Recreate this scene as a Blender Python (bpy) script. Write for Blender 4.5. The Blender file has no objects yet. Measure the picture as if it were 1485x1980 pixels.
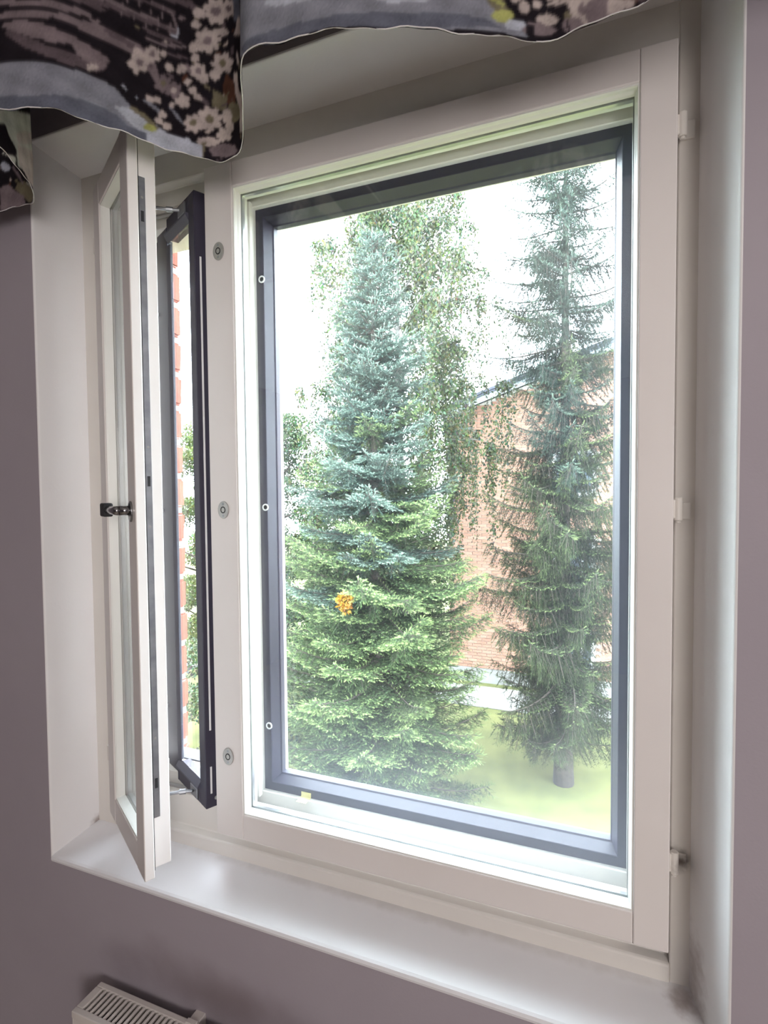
import bpy, bmesh, math, random
import numpy as np
from mathutils import Vector, Matrix

C = bpy.context.scene.collection
scene = bpy.context.scene

# ------------------------------------------------------------------ camera, sky, light, exposure
cam_data = bpy.data.cameras.new('camera')
cam_data.sensor_fit = 'VERTICAL'
cam_data.sensor_height = 36.0
cam_data.lens = 1045.1 / 1980 * 36.0
cam_data.clip_start = 0.02
cam_data.clip_end = 300
cam = bpy.data.objects.new('camera', cam_data)
C.objects.link(cam)
cam.matrix_world = Matrix(((0.9321, -0.0054, 0.3620, 0.6451),
                           (0.3620, 0.0376, -0.9314, -0.8737),
                           (-0.0086, 0.9993, 0.0370, 0.6376),
                           (0, 0, 0, 1)))
scene.camera = cam

SKY_STRENGTH = 24.0
world = bpy.data.worlds.new('overcast_sky')
world.use_nodes = True
bg = world.node_tree.nodes['Background']
bg.inputs[0].default_value = (0.83, 0.91, 1.0, 1)
bg.inputs[1].default_value = SKY_STRENGTH
scene.world = world

fill_data = bpy.data.lights.new('room_fill', 'AREA')        # added fill light behind the camera, brightens the window side of the room
fill_data.shape = 'ELLIPSE'
fill_data.size, fill_data.size_y = 0.9, 1.1
fill_data.energy = 33
fill_data.color = (1.0, 0.93, 0.89)
fill_light = bpy.data.objects.new('room_fill', fill_data)
fill_light.location = (1.95, -2.5, 0.75)
fill_light.rotation_euler = (Vector((0.25, 0.0, 0.6)) - Vector(fill_light.location)).to_track_quat('-Z', 'Y').to_euler()
C.objects.link(fill_light)

portal_data = bpy.data.lights.new('window_portal', 'AREA')   # tells Cycles where the sky comes in; gives no light itself
portal_data.shape = 'RECTANGLE'
portal_data.size, portal_data.size_y = 1.14, 1.30
portal_data.cycles.is_portal = True
portal = bpy.data.objects.new('window_portal', portal_data)
portal.location = (.18, .185, .62)
portal.rotation_euler = (-math.pi / 2, 0, 0)
C.objects.link(portal)

scene.view_settings.view_transform = 'Standard'
scene.view_settings.look = 'None'
scene.view_settings.gamma = 1
scene.view_settings.exposure = 0.22
scene.view_settings.use_curve_mapping = False
scene.cycles.max_bounces = 10
scene.cycles.diffuse_bounces = 5
scene.cycles.transparent_max_bounces = 24
scene.cycles.use_denoising = True

FLOOR, CEIL, GROUND = -0.98, 1.60, -5.05

# ------------------------------------------------------------------ helpers
class MB:
    """collects boxes, prisms, tubes and rings; build() links them as ONE mesh object"""
    def __init__(self):
        self.v, self.f = [], []
    def add(self, verts, faces):
        o = len(self.v)
        self.v += [tuple(p) for p in verts]
        self.f += [tuple(i + o for i in q) for q in faces]
        return self
    def box(self, x0, x1, y0, y1, z0, z1):
        return self.add([(x0, y0, z0), (x1, y0, z0), (x1, y1, z0), (x0, y1, z0), (x0, y0, z1), (x1, y0, z1), (x1, y1, z1), (x0, y1, z1)],
                        [(0, 3, 2, 1), (4, 5, 6, 7), (0, 1, 5, 4), (1, 2, 6, 5), (2, 3, 7, 6), (3, 0, 4, 7)])
    def prism(self, poly, axis, a0, a1):
        n = len(poly)
        def p(q, a):
            return (a, q[0], q[1]) if axis == 'x' else (q[0], a, q[1]) if axis == 'y' else (q[0], q[1], a)
        vs = [p(q, a0) for q in poly] + [p(q, a1) for q in poly]
        fs = [tuple(range(n))[::-1], tuple(range(n, 2 * n))] + [(i, (i + 1) % n, n + (i + 1) % n, n + i) for i in range(n)]
        return self.add(vs, fs)
    def tube(self, pts, rad, n=10, cap=True):
        pts = [Vector(p) for p in pts]
        r = rad if isinstance(rad, (list, tuple)) else [rad] * len(pts)
        vs, fs = [], []
        up = None
        for i, p in enumerate(pts):
            t = (pts[min(i + 1, len(pts) - 1)] - pts[max(i - 1, 0)]).normalized()
            if up is None:
                up = Vector((0, 0, 1)) if abs(t.z) < .9 else Vector((1, 0, 0))
            a = t.cross(up).normalized(); b = a.cross(t).normalized()
            up = b
            for k in range(n):
                w = 2 * math.pi * k / n
                vs.append(p + a * (math.cos(w) * r[i]) + b * (math.sin(w) * r[i]))
        for i in range(len(pts) - 1):
            for k in range(n):
                k2 = (k + 1) % n
                fs.append((i * n + k, i * n + k2, (i + 1) * n + k2, (i + 1) * n + k))
        if cap:
            fs.append(tuple(range(n))[::-1]); fs.append(tuple(range((len(pts) - 1) * n, len(pts) * n)))
        return self.add(vs, fs)
    def oval(self, cx, cz, rx, rz, y0, y1, n=28, hole=0.0):
        vs, fs = [], []
        for y in (y0, y1):
            for s in ((1.0, hole) if hole else (1.0,)):
                for k in range(n):
                    w = 2 * math.pi * k / n
                    vs.append((cx + math.cos(w) * rx * s, y, cz + math.sin(w) * rz * s))
        if hole:
            for k in range(n):
                j = (k + 1) % n
                fs += [(k, j, n + j, n + k), (2 * n + k, 3 * n + k, 3 * n + j, 2 * n + j), (k, 2 * n + k, 2 * n + j, j), (n + k, n + j, 3 * n + j, 3 * n + k)]
        else:
            fs = [tuple(range(n)), tuple(range(n, 2 * n))[::-1]] + [(k, n + k, n + (k + 1) % n, (k + 1) % n) for k in range(n)]
        return self.add(vs, fs)
    def build(self, name, mat, parent=None, bevel=0.0, seg=2, smooth=False):
        me = bpy.data.meshes.new(name)
        me.from_pydata(self.v, [], self.f)
        bm = bmesh.new(); bm.from_mesh(me)
        bmesh.ops.recalc_face_normals(bm, faces=bm.faces)
        if bevel:
            es = [e for e in bm.edges if len(e.link_faces) == 2 and e.calc_face_angle(0) > 0.5]
            bmesh.ops.bevel(bm, geom=es, offset=bevel, segments=seg, affect='EDGES', profile=0.5)
        if smooth:
            for f in bm.faces: f.smooth = True
        bm.to_mesh(me); bm.free()
        return link(name, me, mat, parent)

def link(name, me, mat=None, parent=None):
    if mat is not None and not me.materials:
        for m in (mat if isinstance(mat, (list, tuple)) else [mat]): me.materials.append(m)
    o = bpy.data.objects.new(name, me)
    C.objects.link(o)
    if parent is not None: o.parent = parent
    return o

def empty(name, loc=(0, 0, 0), rotz=0.0):
    o = bpy.data.objects.new(name, None)
    o.empty_display_size = 0.1
    o.location = loc; o.rotation_euler = (0, 0, rotz)
    C.objects.link(o)
    return o

def tag(o, label=None, cat=None, group=None, kind=None):
    if label: o['label'] = label
    if cat: o['category'] = cat
    if group: o['group'] = group
    if kind: o['kind'] = kind
    return o

def dup(o, parent=None, loc=None):
    c = o.copy(); C.objects.link(c)
    c.parent = parent
    if loc is not None: c.location = loc
    for ch in list(o.children): dup(ch, c)
    return c

def ring_members(rect, prof, names, mat, parent, bevel=0.0):
    """four mitred members round a rectangle; prof = closed polygon of (inset, y)"""
    x0, x1, z0, z1 = rect
    def corner(k, ins, y):
        return ((x0 + ins, y, z0 + ins), (x1 - ins, y, z0 + ins), (x1 - ins, y, z1 - ins), (x0 + ins, y, z1 - ins))[k]
    out, n = [], len(prof)
    for side in range(4):                       # bottom, right, top, left
        a, b = side, (side + 1) % 4
        vs = [corner(a, i, y) for i, y in prof] + [corner(b, i, y) for i, y in prof]
        fs = [tuple(range(n)), tuple(range(n, 2 * n))] + [(i, (i + 1) % n, n + (i + 1) % n, n + i) for i in range(n)]
        out.append(MB().add(vs, fs).build(names[side % 2], mat, parent, bevel, 1))
    return out

# ------------------------------------------------------------------ materials
def new_mat(name):
    m = bpy.data.materials.new(name); m.use_nodes = True
    nt = m.node_tree
    return m, nt, nt.nodes, nt.links, nt.nodes['Principled BSDF']

def noise_mat(name, c1, c2, scale=8.0, rough=0.5, detail=4.0, bump=0.0, bscale=120.0, metal=0.0, spec=0.5):
    m, nt, N, L, p = new_mat(name)
    tc = N.new('ShaderNodeTexCoord')
    nz = N.new('ShaderNodeTexNoise'); nz.inputs['Scale'].default_value = scale; nz.inputs['Detail'].default_value = detail
    L.new(tc.outputs['Object'], nz.inputs['Vector'])
    r = N.new('ShaderNodeValToRGB')
    r.color_ramp.elements[0].position = .3; r.color_ramp.elements[1].position = .7
    r.color_ramp.elements[0].color = (*c1, 1); r.color_ramp.elements[1].color = (*c2, 1)
    L.new(nz.outputs['Fac'], r.inputs['Fac']); L.new(r.outputs['Color'], p.inputs['Base Color'])
    p.inputs['Roughness'].default_value = rough; p.inputs['Metallic'].default_value = metal
    p.inputs['Specular IOR Level'].default_value = spec
    if bump:
        b = N.new('ShaderNodeTexNoise'); b.inputs['Scale'].default_value = bscale; b.inputs['Detail'].default_value = 3
        L.new(tc.outputs['Object'], b.inputs['Vector'])
        bp = N.new('ShaderNodeBump'); bp.inputs['Strength'].default_value = bump; bp.inputs['Distance'].default_value = .002
        L.new(b.outputs['Fac'], bp.inputs['Height']); L.new(bp.outputs['Normal'], p.inputs['Normal'])
    return m

def dirt_or_shade(m, centre, size, col, amount, nscale=18.0):
    """a patch of dirt or of painted shade with a shape of its own, laid over a noise_mat, in object space"""
    nt = m.node_tree; N, L = nt.nodes, nt.links; p = N['Principled BSDF']
    src = p.inputs['Base Color'].links[0].from_socket
    tc = N.new('ShaderNodeTexCoord')
    mp = N.new('ShaderNodeMapping'); mp.vector_type = 'POINT'
    mp.inputs['Location'].default_value = tuple(-c / s for c, s in zip(centre, size))
    mp.inputs['Scale'].default_value = tuple(1 / s for s in size)
    L.new(tc.outputs['Object'], mp.inputs['Vector'])
    ln = N.new('ShaderNodeVectorMath'); ln.operation = 'LENGTH'; L.new(mp.outputs['Vector'], ln.inputs[0])
    nz = N.new('ShaderNodeTexNoise'); nz.inputs['Scale'].default_value = nscale; nz.inputs['Detail'].default_value = 5
    L.new(tc.outputs['Object'], nz.inputs['Vector'])
    ad = N.new('ShaderNodeMath'); ad.operation = 'MULTIPLY_ADD'; ad.inputs[1].default_value = 1.1; L.new(nz.outputs['Fac'], ad.inputs[0]); L.new(ln.outputs['Value'], ad.inputs[2])
    mr = N.new('ShaderNodeMapRange'); mr.interpolation_type = 'SMOOTHSTEP'
    mr.inputs['From Min'].default_value = 1.6; mr.inputs['From Max'].default_value = .5; mr.inputs['To Min'].default_value = 0; mr.inputs['To Max'].default_value = amount
    L.new(ad.outputs['Value'], mr.inputs['Value'])
    mx = N.new('ShaderNodeMix'); mx.data_type = 'RGBA'
    L.new(mr.outputs['Result'], mx.inputs['Factor']); L.new(src, mx.inputs['A']); mx.inputs['B'].default_value = (*col, 1)
    L.new(mx.outputs['Result'], p.inputs['Base Color'])
    return m

def glass_mat(name, tint, haze, haze_low=None, haze_side=None, rough=0.0):
    """thin clear pane: transmits straight through, Fresnel reflection, a scattering layer that paints in glare haze"""
    m, nt, N, L, p = new_mat(name)
    N.remove(p)
    out = N['Material Output']
    tr = N.new('ShaderNodeBsdfTransparent'); tr.inputs[0].default_value = (*tint, 1)
    gl = N.new('ShaderNodeBsdfGlossy'); gl.inputs['Roughness'].default_value = rough
    fr = N.new('ShaderNodeFresnel'); fr.inputs['IOR'].default_value = 1.5
    geo = N.new('ShaderNodeNewGeometry')            # the thin pane reflects alike on both of its faces
    io = N.new('ShaderNodeMapRange'); io.inputs['To Min'].default_value = 1.5; io.inputs['To Max'].default_value = 1 / 1.5
    L.new(geo.outputs['Backfacing'], io.inputs['Value']); L.new(io.outputs['Result'], fr.inputs['IOR'])
    mx = N.new('ShaderNodeMixShader')
    L.new(fr.outputs[0], mx.inputs[0]); L.new(tr.outputs[0], mx.inputs[1]); L.new(gl.outputs[0], mx.inputs[2])
    if haze:
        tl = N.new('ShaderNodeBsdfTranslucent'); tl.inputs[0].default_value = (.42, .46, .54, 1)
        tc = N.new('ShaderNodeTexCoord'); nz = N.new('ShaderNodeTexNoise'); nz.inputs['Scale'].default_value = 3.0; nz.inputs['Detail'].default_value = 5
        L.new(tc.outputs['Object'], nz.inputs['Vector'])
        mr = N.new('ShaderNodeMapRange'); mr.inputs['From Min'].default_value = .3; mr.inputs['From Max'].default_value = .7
        mr.inputs['To Min'].default_value = haze * .7; mr.inputs['To Max'].default_value = haze * 1.3
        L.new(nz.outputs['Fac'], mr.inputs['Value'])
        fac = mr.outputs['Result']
        if haze_low:                                    # glare and reflection painted as haze along the bottom of the pane
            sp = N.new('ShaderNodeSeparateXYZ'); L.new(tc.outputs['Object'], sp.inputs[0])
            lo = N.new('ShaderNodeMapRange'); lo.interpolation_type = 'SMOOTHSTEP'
            lo.inputs['From Min'].default_value = haze_low[0]; lo.inputs['From Max'].default_value = haze_low[1]
            lo.inputs['To Min'].default_value = haze_low[2]; lo.inputs['To Max'].default_value = 0
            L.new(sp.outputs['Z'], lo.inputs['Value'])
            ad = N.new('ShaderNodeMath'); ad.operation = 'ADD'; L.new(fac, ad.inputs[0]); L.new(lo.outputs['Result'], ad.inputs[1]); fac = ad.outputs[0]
        if haze_side:                                        # veiling glare put in as haze, growing towards one side
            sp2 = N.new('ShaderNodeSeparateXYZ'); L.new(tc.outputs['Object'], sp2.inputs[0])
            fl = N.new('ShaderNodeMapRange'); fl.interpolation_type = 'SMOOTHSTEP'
            fl.inputs['From Min'].default_value = haze_side[0]; fl.inputs['From Max'].default_value = haze_side[1]; fl.inputs['To Max'].default_value = haze_side[2]
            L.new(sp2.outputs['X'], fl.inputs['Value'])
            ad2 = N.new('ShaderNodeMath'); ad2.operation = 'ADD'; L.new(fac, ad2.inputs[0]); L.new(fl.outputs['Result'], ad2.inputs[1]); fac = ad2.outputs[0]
        m2 = N.new('ShaderNodeMixShader')
        L.new(fac, m2.inputs[0]); L.new(mx.outputs[0], m2.inputs[1]); L.new(tl.outputs[0], m2.inputs[2])
        L.new(m2.outputs[0], out.inputs['Surface'])
    else:
        L.new(mx.outputs[0], out.inputs['Surface'])
    return m

def attr_mat(name, attr, rough=0.8, transl=0.0, spec=0.2, vary=0.0):
    m, nt, N, L, p = new_mat(name)
    a = N.new('ShaderNodeVertexColor'); a.layer_name = attr
    src = a.outputs['Color']
    if vary:
        oi = N.new('ShaderNodeObjectInfo')
        hs = N.new('ShaderNodeHueSaturation')
        mr = N.new('ShaderNodeMapRange'); mr.inputs['To Min'].default_value = 1 - vary; mr.inputs['To Max'].default_value = 1 + vary
        L.new(oi.outputs['Random'], mr.inputs['Value']); L.new(mr.outputs['Result'], hs.inputs['Value']); L.new(src, hs.inputs['Color'])
        src = hs.outputs['Color']
    L.new(src, p.inputs['Base Color'])
    p.inputs['Roughness'].default_value = rough; p.inputs['Specular IOR Level'].default_value = spec
    if transl:
        tl = N.new('ShaderNodeBsdfTranslucent'); L.new(src, tl.inputs[0])
        mx = N.new('ShaderNodeMixShader'); mx.inputs[0].default_value = transl
        L.new(p.outputs[0], mx.inputs[1]); L.new(tl.outputs[0], mx.inputs[2])
        L.new(mx.outputs[0], N['Material Output'].inputs['Surface'])
    return m

def island_mat(name, cols, rough=0.85, bump=0.0):
    m, nt, N, L, p = new_mat(name)
    g = N.new('ShaderNodeNewGeometry'); oi = N.new('ShaderNodeObjectInfo')
    ad = N.new('ShaderNodeMath'); ad.operation = 'ADD'; L.new(g.outputs['Random Per Island'], ad.inputs[0]); L.new(oi.outputs['Random'], ad.inputs[1])
    fr = N.new('ShaderNodeMath'); fr.operation = 'FRACT'; L.new(ad.outputs[0], fr.inputs[0])
    r = N.new('ShaderNodeValToRGB')
    while len(r.color_ramp.elements) < len(cols): r.color_ramp.elements.new(.5)
    for i, c in enumerate(cols):
        r.color_ramp.elements[i].position = i / max(1, len(cols) - 1); r.color_ramp.elements[i].color = (*c, 1)
    L.new(fr.outputs[0], r.inputs['Fac'])
    tc = N.new('ShaderNodeTexCoord'); nz = N.new('ShaderNodeTexNoise'); nz.inputs['Scale'].default_value = 30; nz.inputs['Detail'].default_value = 4
    L.new(tc.outputs['Object'], nz.inputs['Vector'])
    mx = N.new('ShaderNodeMix'); mx.data_type = 'RGBA'; mx.blend_type = 'MULTIPLY'; mx.inputs['Factor'].default_value = .35
    L.new(r.outputs['Color'], mx.inputs['A']); L.new(nz.outputs['Color'], mx.inputs['B'])
    L.new(mx.outputs['Result'], p.inputs['Base Color']); p.inputs['Roughness'].default_value = rough
    if bump:
        bp = N.new('ShaderNodeBump'); bp.inputs['Strength'].default_value = bump; bp.inputs['Distance'].default_value = .004
        L.new(nz.outputs['Fac'], bp.inputs['Height']); L.new(bp.outputs['Normal'], p.inputs['Normal'])
    return m

M = {}
M['wall'] = noise_mat('wall_paint', (.355, .318, .36), (.385, .348, .39), 3, .75, bump=.08, bscale=260)
dirt_or_shade(M['wall'], (-0.02, -0.08, -0.31), (.34, .2, .075), (.16, .12, .125), .65, 9)
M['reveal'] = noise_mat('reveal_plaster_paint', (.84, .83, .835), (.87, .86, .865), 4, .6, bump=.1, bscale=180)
dirt_or_shade(M['reveal'], (.79, .02, -.09), (.03, .05, .09), (.28, .21, .18), .6, 60)
dirt_or_shade(M['reveal'], (-.428, .032, -.122), (.02, .024, .022), (.22, .16, .13), .8, 90)
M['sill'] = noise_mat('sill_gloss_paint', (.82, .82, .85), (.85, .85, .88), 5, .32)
dirt_or_shade(M['sill'], (.775, .012, -.12), (.035, .035, .06), (.22, .16, .14), .75, 60)
dirt_or_shade(M['sill'], (.35, .03, -.12), (.75, .018, .06), (.50, .48, .46), .55, 30)  # shadow strip along the back of the sill, painted into its colour
M['ceiling'] = noise_mat('ceiling_paint', (.78, .77, .76), (.8, .79, .78), 3, .8)
M['floor'] = noise_mat('floor_laminate', (.42, .34, .27), (.5, .42, .34), 2, .4)
M['white'] = noise_mat('white_window_paint', (.77, .73, .715), (.80, .76, .745), 6, .38)
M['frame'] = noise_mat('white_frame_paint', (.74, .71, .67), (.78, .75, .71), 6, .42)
dirt_or_shade(M['frame'], (.770, .034, .074), (.022, .03, .022), (.07, .05, .04), .95, 70)
M['bead'] = noise_mat('white_bead_paint', (.80, .80, .77), (.83, .83, .80), 6, .35)
M['alu'] = noise_mat('dark_grey_aluminium', (.034, .030, .052), (.043, .039, .064), 5, .42, spec=.45)
M['alu_lip'] = noise_mat('dark_grey_glazing_lip', (.075, .075, .10), (.09, .09, .12), 5, .38, spec=.5)
M['gasket'] = noise_mat('black_rubber', (.012, .012, .014), (.02, .02, .022), 8, .6)
M['grey_gasket'] = noise_mat('grey_weather_seal', (.30, .29, .28), (.36, .35, .34), 8, .7)
M['spacer'] = noise_mat('aluminium_spacer', (.62, .63, .66), (.72, .73, .76), 30, .3, metal=.85)
M['steel'] = noise_mat('zinc_steel', (.30, .31, .34), (.44, .45, .48), 40, .38, metal=.85)
M['chrome'] = noise_mat('chromed_metal', (.24, .24, .25), (.32, .32, .33), 12, .16, metal=1.0)
M['plate'] = noise_mat('satin_nickel', (.42, .41, .40), (.50, .49, .47), 60, .4, metal=.6)
M['dark'] = noise_mat('dark_recess', (.012, .012, .015), (.02, .02, .024), 10, .7)
M['ring_white'] = noise_mat('white_plastic', (.80, .80, .82), (.85, .85, .87), 10, .4)
M['tape'] = noise_mat('yellowed_tape', (.66, .58, .25), (.74, .68, .38), 40, .3)
M['radiator'] = noise_mat('radiator_enamel', (.60, .56, .54), (.68, .64, .61), 14, .35)
M['tin'] = noise_mat('grey_sheet_metal', (.055, .062, .078), (.072, .08, .098), 3, .5)
M['mortar'] = noise_mat('light_mortar', (.42, .385, .35), (.52, .485, .45), 25, .9)
M['brick'] = island_mat('red_brick', [(.24, .050, .028), (.30, .068, .038), (.27, .058, .032), (.33, .080, .046)], .85, .4)
M['far_brick'] = island_mat('facade_brick', [(.32, .170, .118), (.40, .21, .15), (.36, .19, .132), (.44, .245, .18)], .9)
M['roof'] = noise_mat('roof_sheet', (.055, .06, .085), (.075, .08, .11), 1, .5)
M['fascia'] = noise_mat('pale_fascia_board', (.26, .29, .32), (.31, .34, .37), 1, .6)
M['concrete'] = noise_mat('light_concrete', (.20, .195, .19), (.26, .255, .25), 2, .9)
M['shutter'] = noise_mat('white_window_frame', (.7, .7, .72), (.75, .75, .77), 4, .5)
M['farglass'] = noise_mat('dark_window_glass', (.10, .12, .16), (.16, .19, .24), 1, .08, spec=.8)
M['lawn'] = noise_mat('lawn_grass', (.068, .076, .020), (.13, .132, .040), 1.6, .95, detail=8, bump=.5, bscale=30)
M['bark'] = noise_mat('spruce_bark', (.030, .022, .018), (.065, .05, .041), 14, .95, bump=.6, bscale=40)
M['birch_bark'] = noise_mat('birch_bark', (.09, .08, .075), (.20, .19, .18), 9, .9)
M['needles'] = attr_mat('spruce_needles', 'tint', .7, .08, .25, .32)
M['leaves'] = attr_mat('leaves', 'tint', .6, .15, .3)
M['fabric'] = attr_mat('printed_cotton', 'print', .9, .10, .1)
M['hem'] = noise_mat('pale_lit_hem', (.55, .52, .54), (.7, .67, .68), 60, .9)  # pale tone paints the cloth edge catching the light
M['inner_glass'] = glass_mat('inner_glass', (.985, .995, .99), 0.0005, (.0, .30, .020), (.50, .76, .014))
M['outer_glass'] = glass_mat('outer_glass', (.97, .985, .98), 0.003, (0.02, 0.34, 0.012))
M['vent_glass'] = glass_mat('vent_glass', (.985, .995, .99), 0.0)

# ------------------------------------------------------------------ room shell
WY = -0.075                                   # face of the window wall
HX0, HX1, HZ0, HZ1 = -0.439, 0.812, -0.150, 1.362   # niche mouth
BX0, BX1, BZ0, BZ1 = -0.428, 0.784, -0.150, 1.343   # niche back

def wall_with_niche():
    r = 0.004
    loops = [(-2.2, 2.3, FLOOR, CEIL, WY)]
    for k in range(5):
        a = k / 4 * math.pi / 2
        g = r * (1 - math.sin(a)); dy = r * (1 - math.cos(a))
        loops.append((HX0 - g, HX1 + g, HZ0, HZ1 + g, WY + dy))
    loops += [(BX0, BX1, BZ0, BZ1, 0.035), (BX0, BX1, BZ0, BZ1, 0.19), (-2.2, 2.3, FLOOR, CEIL, 0.19)]
    vs, fs, mi = [], [], []
    for x0, x1, z0, z1, y in loops:
        vs += [(x0, y, z0), (x1, y, z0), (x1, y, z1), (x0, y, z1)]
    for i in range(len(loops) - 1):
        for k in range(4):
            j = (k + 1) % 4
            fs.append((i * 4 + k, i * 4 + j, (i + 1) * 4 + j, (i + 1) * 4 + k)); mi.append(0 if i in (0, len(loops) - 2) else 1)
    me = bpy.data.meshes.new('wall_front'); me.from_pydata(vs, [], fs)
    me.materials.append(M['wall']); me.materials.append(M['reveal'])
    for p, m in zip(me.polygons, mi):
        p.material_index = m; p.use_smooth = (m == 1)
    bm = bmesh.new(); bm.from_mesh(me); bmesh.ops.recalc_face_normals(bm, faces=bm.faces)
    for e in bm.edges:
        if e.calc_face_angle(0) > 0.7: e.smooth = False
    bm.to_mesh(me); bm.free()
    return tag(link('wall_front', me), kind='structure')
wall_with_niche()
tag(MB().box(-2.3, 2.4, -4.2, .19, FLOOR - .15, FLOOR).build('floor', M['floor']), kind='structure')
tag(MB().box(-2.3, 2.4, -4.2, .31, CEIL, CEIL + .15).build('ceiling', M['ceiling']), kind='structure')
tag(MB().box(-2.35, -2.2, -4.2, .19, FLOOR, CEIL).build('wall_left', M['wall']), kind='structure')
tag(MB().box(2.3, 2.45, -4.2, .19, FLOOR, CEIL).build('wall_right', M['wall']), kind='structure')
tag(MB().box(-2.35, 2.45, -4.35, -4.2, FLOOR, CEIL).build('wall_back', M['wall']), kind='structure')

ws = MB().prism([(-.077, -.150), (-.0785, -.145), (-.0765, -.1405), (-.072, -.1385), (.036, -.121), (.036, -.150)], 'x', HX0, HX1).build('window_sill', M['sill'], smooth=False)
tag(ws, kind='structure')

# ------------------------------------------------------------------ window frame (setting)
win = tag(empty('window_1'), kind='structure')
FY0, FY1, FY2, FYE = 0.035, 0.052, 0.0705, 0.165
LX0, LX1, LZ0, LZ1 = 0.0045, 0.6975, 0.0186, 1.2078         # lining of the big light
VX0, VX1 = -0.352, -0.066                                    # lining of the ventilation light
def jamb(xo, xi_front, xi, z0, z1):
    s = 1 if xi > xo else -1
    return [(xo, FY0), (xi_front, FY0), (xi_front, FY1), (xi, FY1), (xi, FYE), (xo, FYE)]
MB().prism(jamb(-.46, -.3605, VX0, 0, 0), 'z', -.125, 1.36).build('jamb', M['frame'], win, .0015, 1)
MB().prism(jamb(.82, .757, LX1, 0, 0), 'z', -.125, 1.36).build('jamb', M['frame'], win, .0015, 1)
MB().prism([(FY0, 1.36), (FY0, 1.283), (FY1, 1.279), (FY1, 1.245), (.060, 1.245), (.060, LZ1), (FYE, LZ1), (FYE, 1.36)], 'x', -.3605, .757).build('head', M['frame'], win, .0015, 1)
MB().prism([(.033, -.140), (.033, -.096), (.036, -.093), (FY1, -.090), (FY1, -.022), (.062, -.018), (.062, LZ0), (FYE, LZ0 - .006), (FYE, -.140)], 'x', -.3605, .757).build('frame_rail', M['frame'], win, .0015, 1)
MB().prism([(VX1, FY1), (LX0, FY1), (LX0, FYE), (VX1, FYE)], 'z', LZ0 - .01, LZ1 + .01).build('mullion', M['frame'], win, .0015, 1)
ring_members((VX0 - .004, VX1 + .012, LZ0 - .03, LZ1 + .026), [(0, .0500), (.006, .0475), (.009, .0518), (0, .0518)], ('weather_seal', 'weather_seal'), M['grey_gasket'], win)

# ------------------------------------------------------------------ big inner sash
sash = tag(empty('casement', (.34, 0, -.05)), 'large white painted wooden window sash, closed, with clear pane and oval lock plates', 'window sash')
def L_(mb_obj):                                              # children are built in world space: cancel the parent's offset
    mb_obj.matrix_parent_inverse = mb_obj.parent.matrix_basis.inverted()
    return mb_obj
TH = .045
L_(MB().box(-.0638, -.0003, 0, TH, -.05, 1.267).build('stile', M['white'], sash, .002))
L_(MB().box(.7035, .752, 0, TH, -.05, 1.267).build('stile', M['white'], sash, .002))
L_(MB().box(0, .7032, .0006, TH, -.05, -.0003).build('rail', M['white'], sash, .002))
L_(MB().box(0, .7032, .0006, TH, 1.2203, 1.267).build('rail', M['white'], sash, .002))
for o in ring_members((0, .7032, 0, 1.22), [(-.001, .003), (.0022, .003), (.0032, .006), (.0032, .011), (.0052, .016), (.0058, .021), (-.001, .021)], ('glazing_bead', 'glazing_bead'), M['bead'], sash): L_(o)
for o in ring_members((0, .7032, 0, 1.22), [(-.001, .0345), (.0042, .0345), (.0036, TH), (-.001, TH)], ('back_bead', 'back_bead'), M['bead'], sash): L_(o)
for o in ring_members((.0, .7032, .0, 1.22), [(.001, .0245), (.0072, .0245), (.0072, .0315), (.001, .0315)], ('spacer_bar', 'spacer_bar'), M['spacer'], sash): L_(o)
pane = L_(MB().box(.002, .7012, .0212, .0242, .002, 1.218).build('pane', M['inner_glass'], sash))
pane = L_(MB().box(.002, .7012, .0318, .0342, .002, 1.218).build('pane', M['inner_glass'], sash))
for z in (1.1033, .6053, .1138):
    pl = L_(MB().oval(-.0312, z, .0125, .0172, -.0028, 0, 32).build('lock_plate', M['plate'], sash, .0009, 2))
    a = MB().oval(-.0312, z, .0056, .0066, -.0034, -.0027, 24, hole=.72).build('keyhole_ring', M['dark'], pl)
    b = MB().oval(-.0312, z, .0038, .0046, -.0033, -.0026, 20).build('spindle', M['plate'], pl)
    c = MB().oval(-.0312, z + .0112, .0024, .0024, -.0031, -.0026, 12).build('screw', M['steel'], pl)
    c2 = MB().oval(-.0312, z - .0112, .0024, .0024, -.0031, -.0026, 12).build('screw', M['steel'], pl)
for z in (1.159, .609, .077):
    h = MB()
    h.tube([(.7605, .022, z - .017), (.7605, .022, z + .017)], .0062, 12)
    h.tube([(.7605, .022, z - .021), (.7605, .022, z - .017)], .004, 12)
    h.box(.7515, .7605, .018, .026, z - .014, z + .014)
    h.box(.7605, .778, .0305, .0355, z - .016, z + .010)
    L_(h.build('hinge', M['frame'], sash, .0012, 1))

# ------------------------------------------------------------------ big outer aluminium sash
out = tag(empty('aluminium_casement', (.34, .09, -.01)), 'large dark grey aluminium outer sash with a single pane behind the big white sash', 'window sash')
for o in ring_members((-.022, .727, -.008, 1.234), [(0, .0717), (.0425, .0717), (.0435, .0727), (.0505, .0950), (.0525, .098), (.0525, .112), (0, .112)], ('rail', 'stile'), M['alu'], out): L_(o)
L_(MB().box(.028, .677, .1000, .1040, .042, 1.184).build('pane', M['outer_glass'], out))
for z in (1.0685, .6083, .1537):
    rg = L_(MB().oval(.0176, z, .0072, .0072, .0690, .0717, 26, hole=.62).build('plug_ring', M['ring_white'], out, .0006, 1))
    MB().oval(.0176, z, .0045, .0045, .0704, .0717, 18).build('plug_hole', M['dark'], rg)

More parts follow.
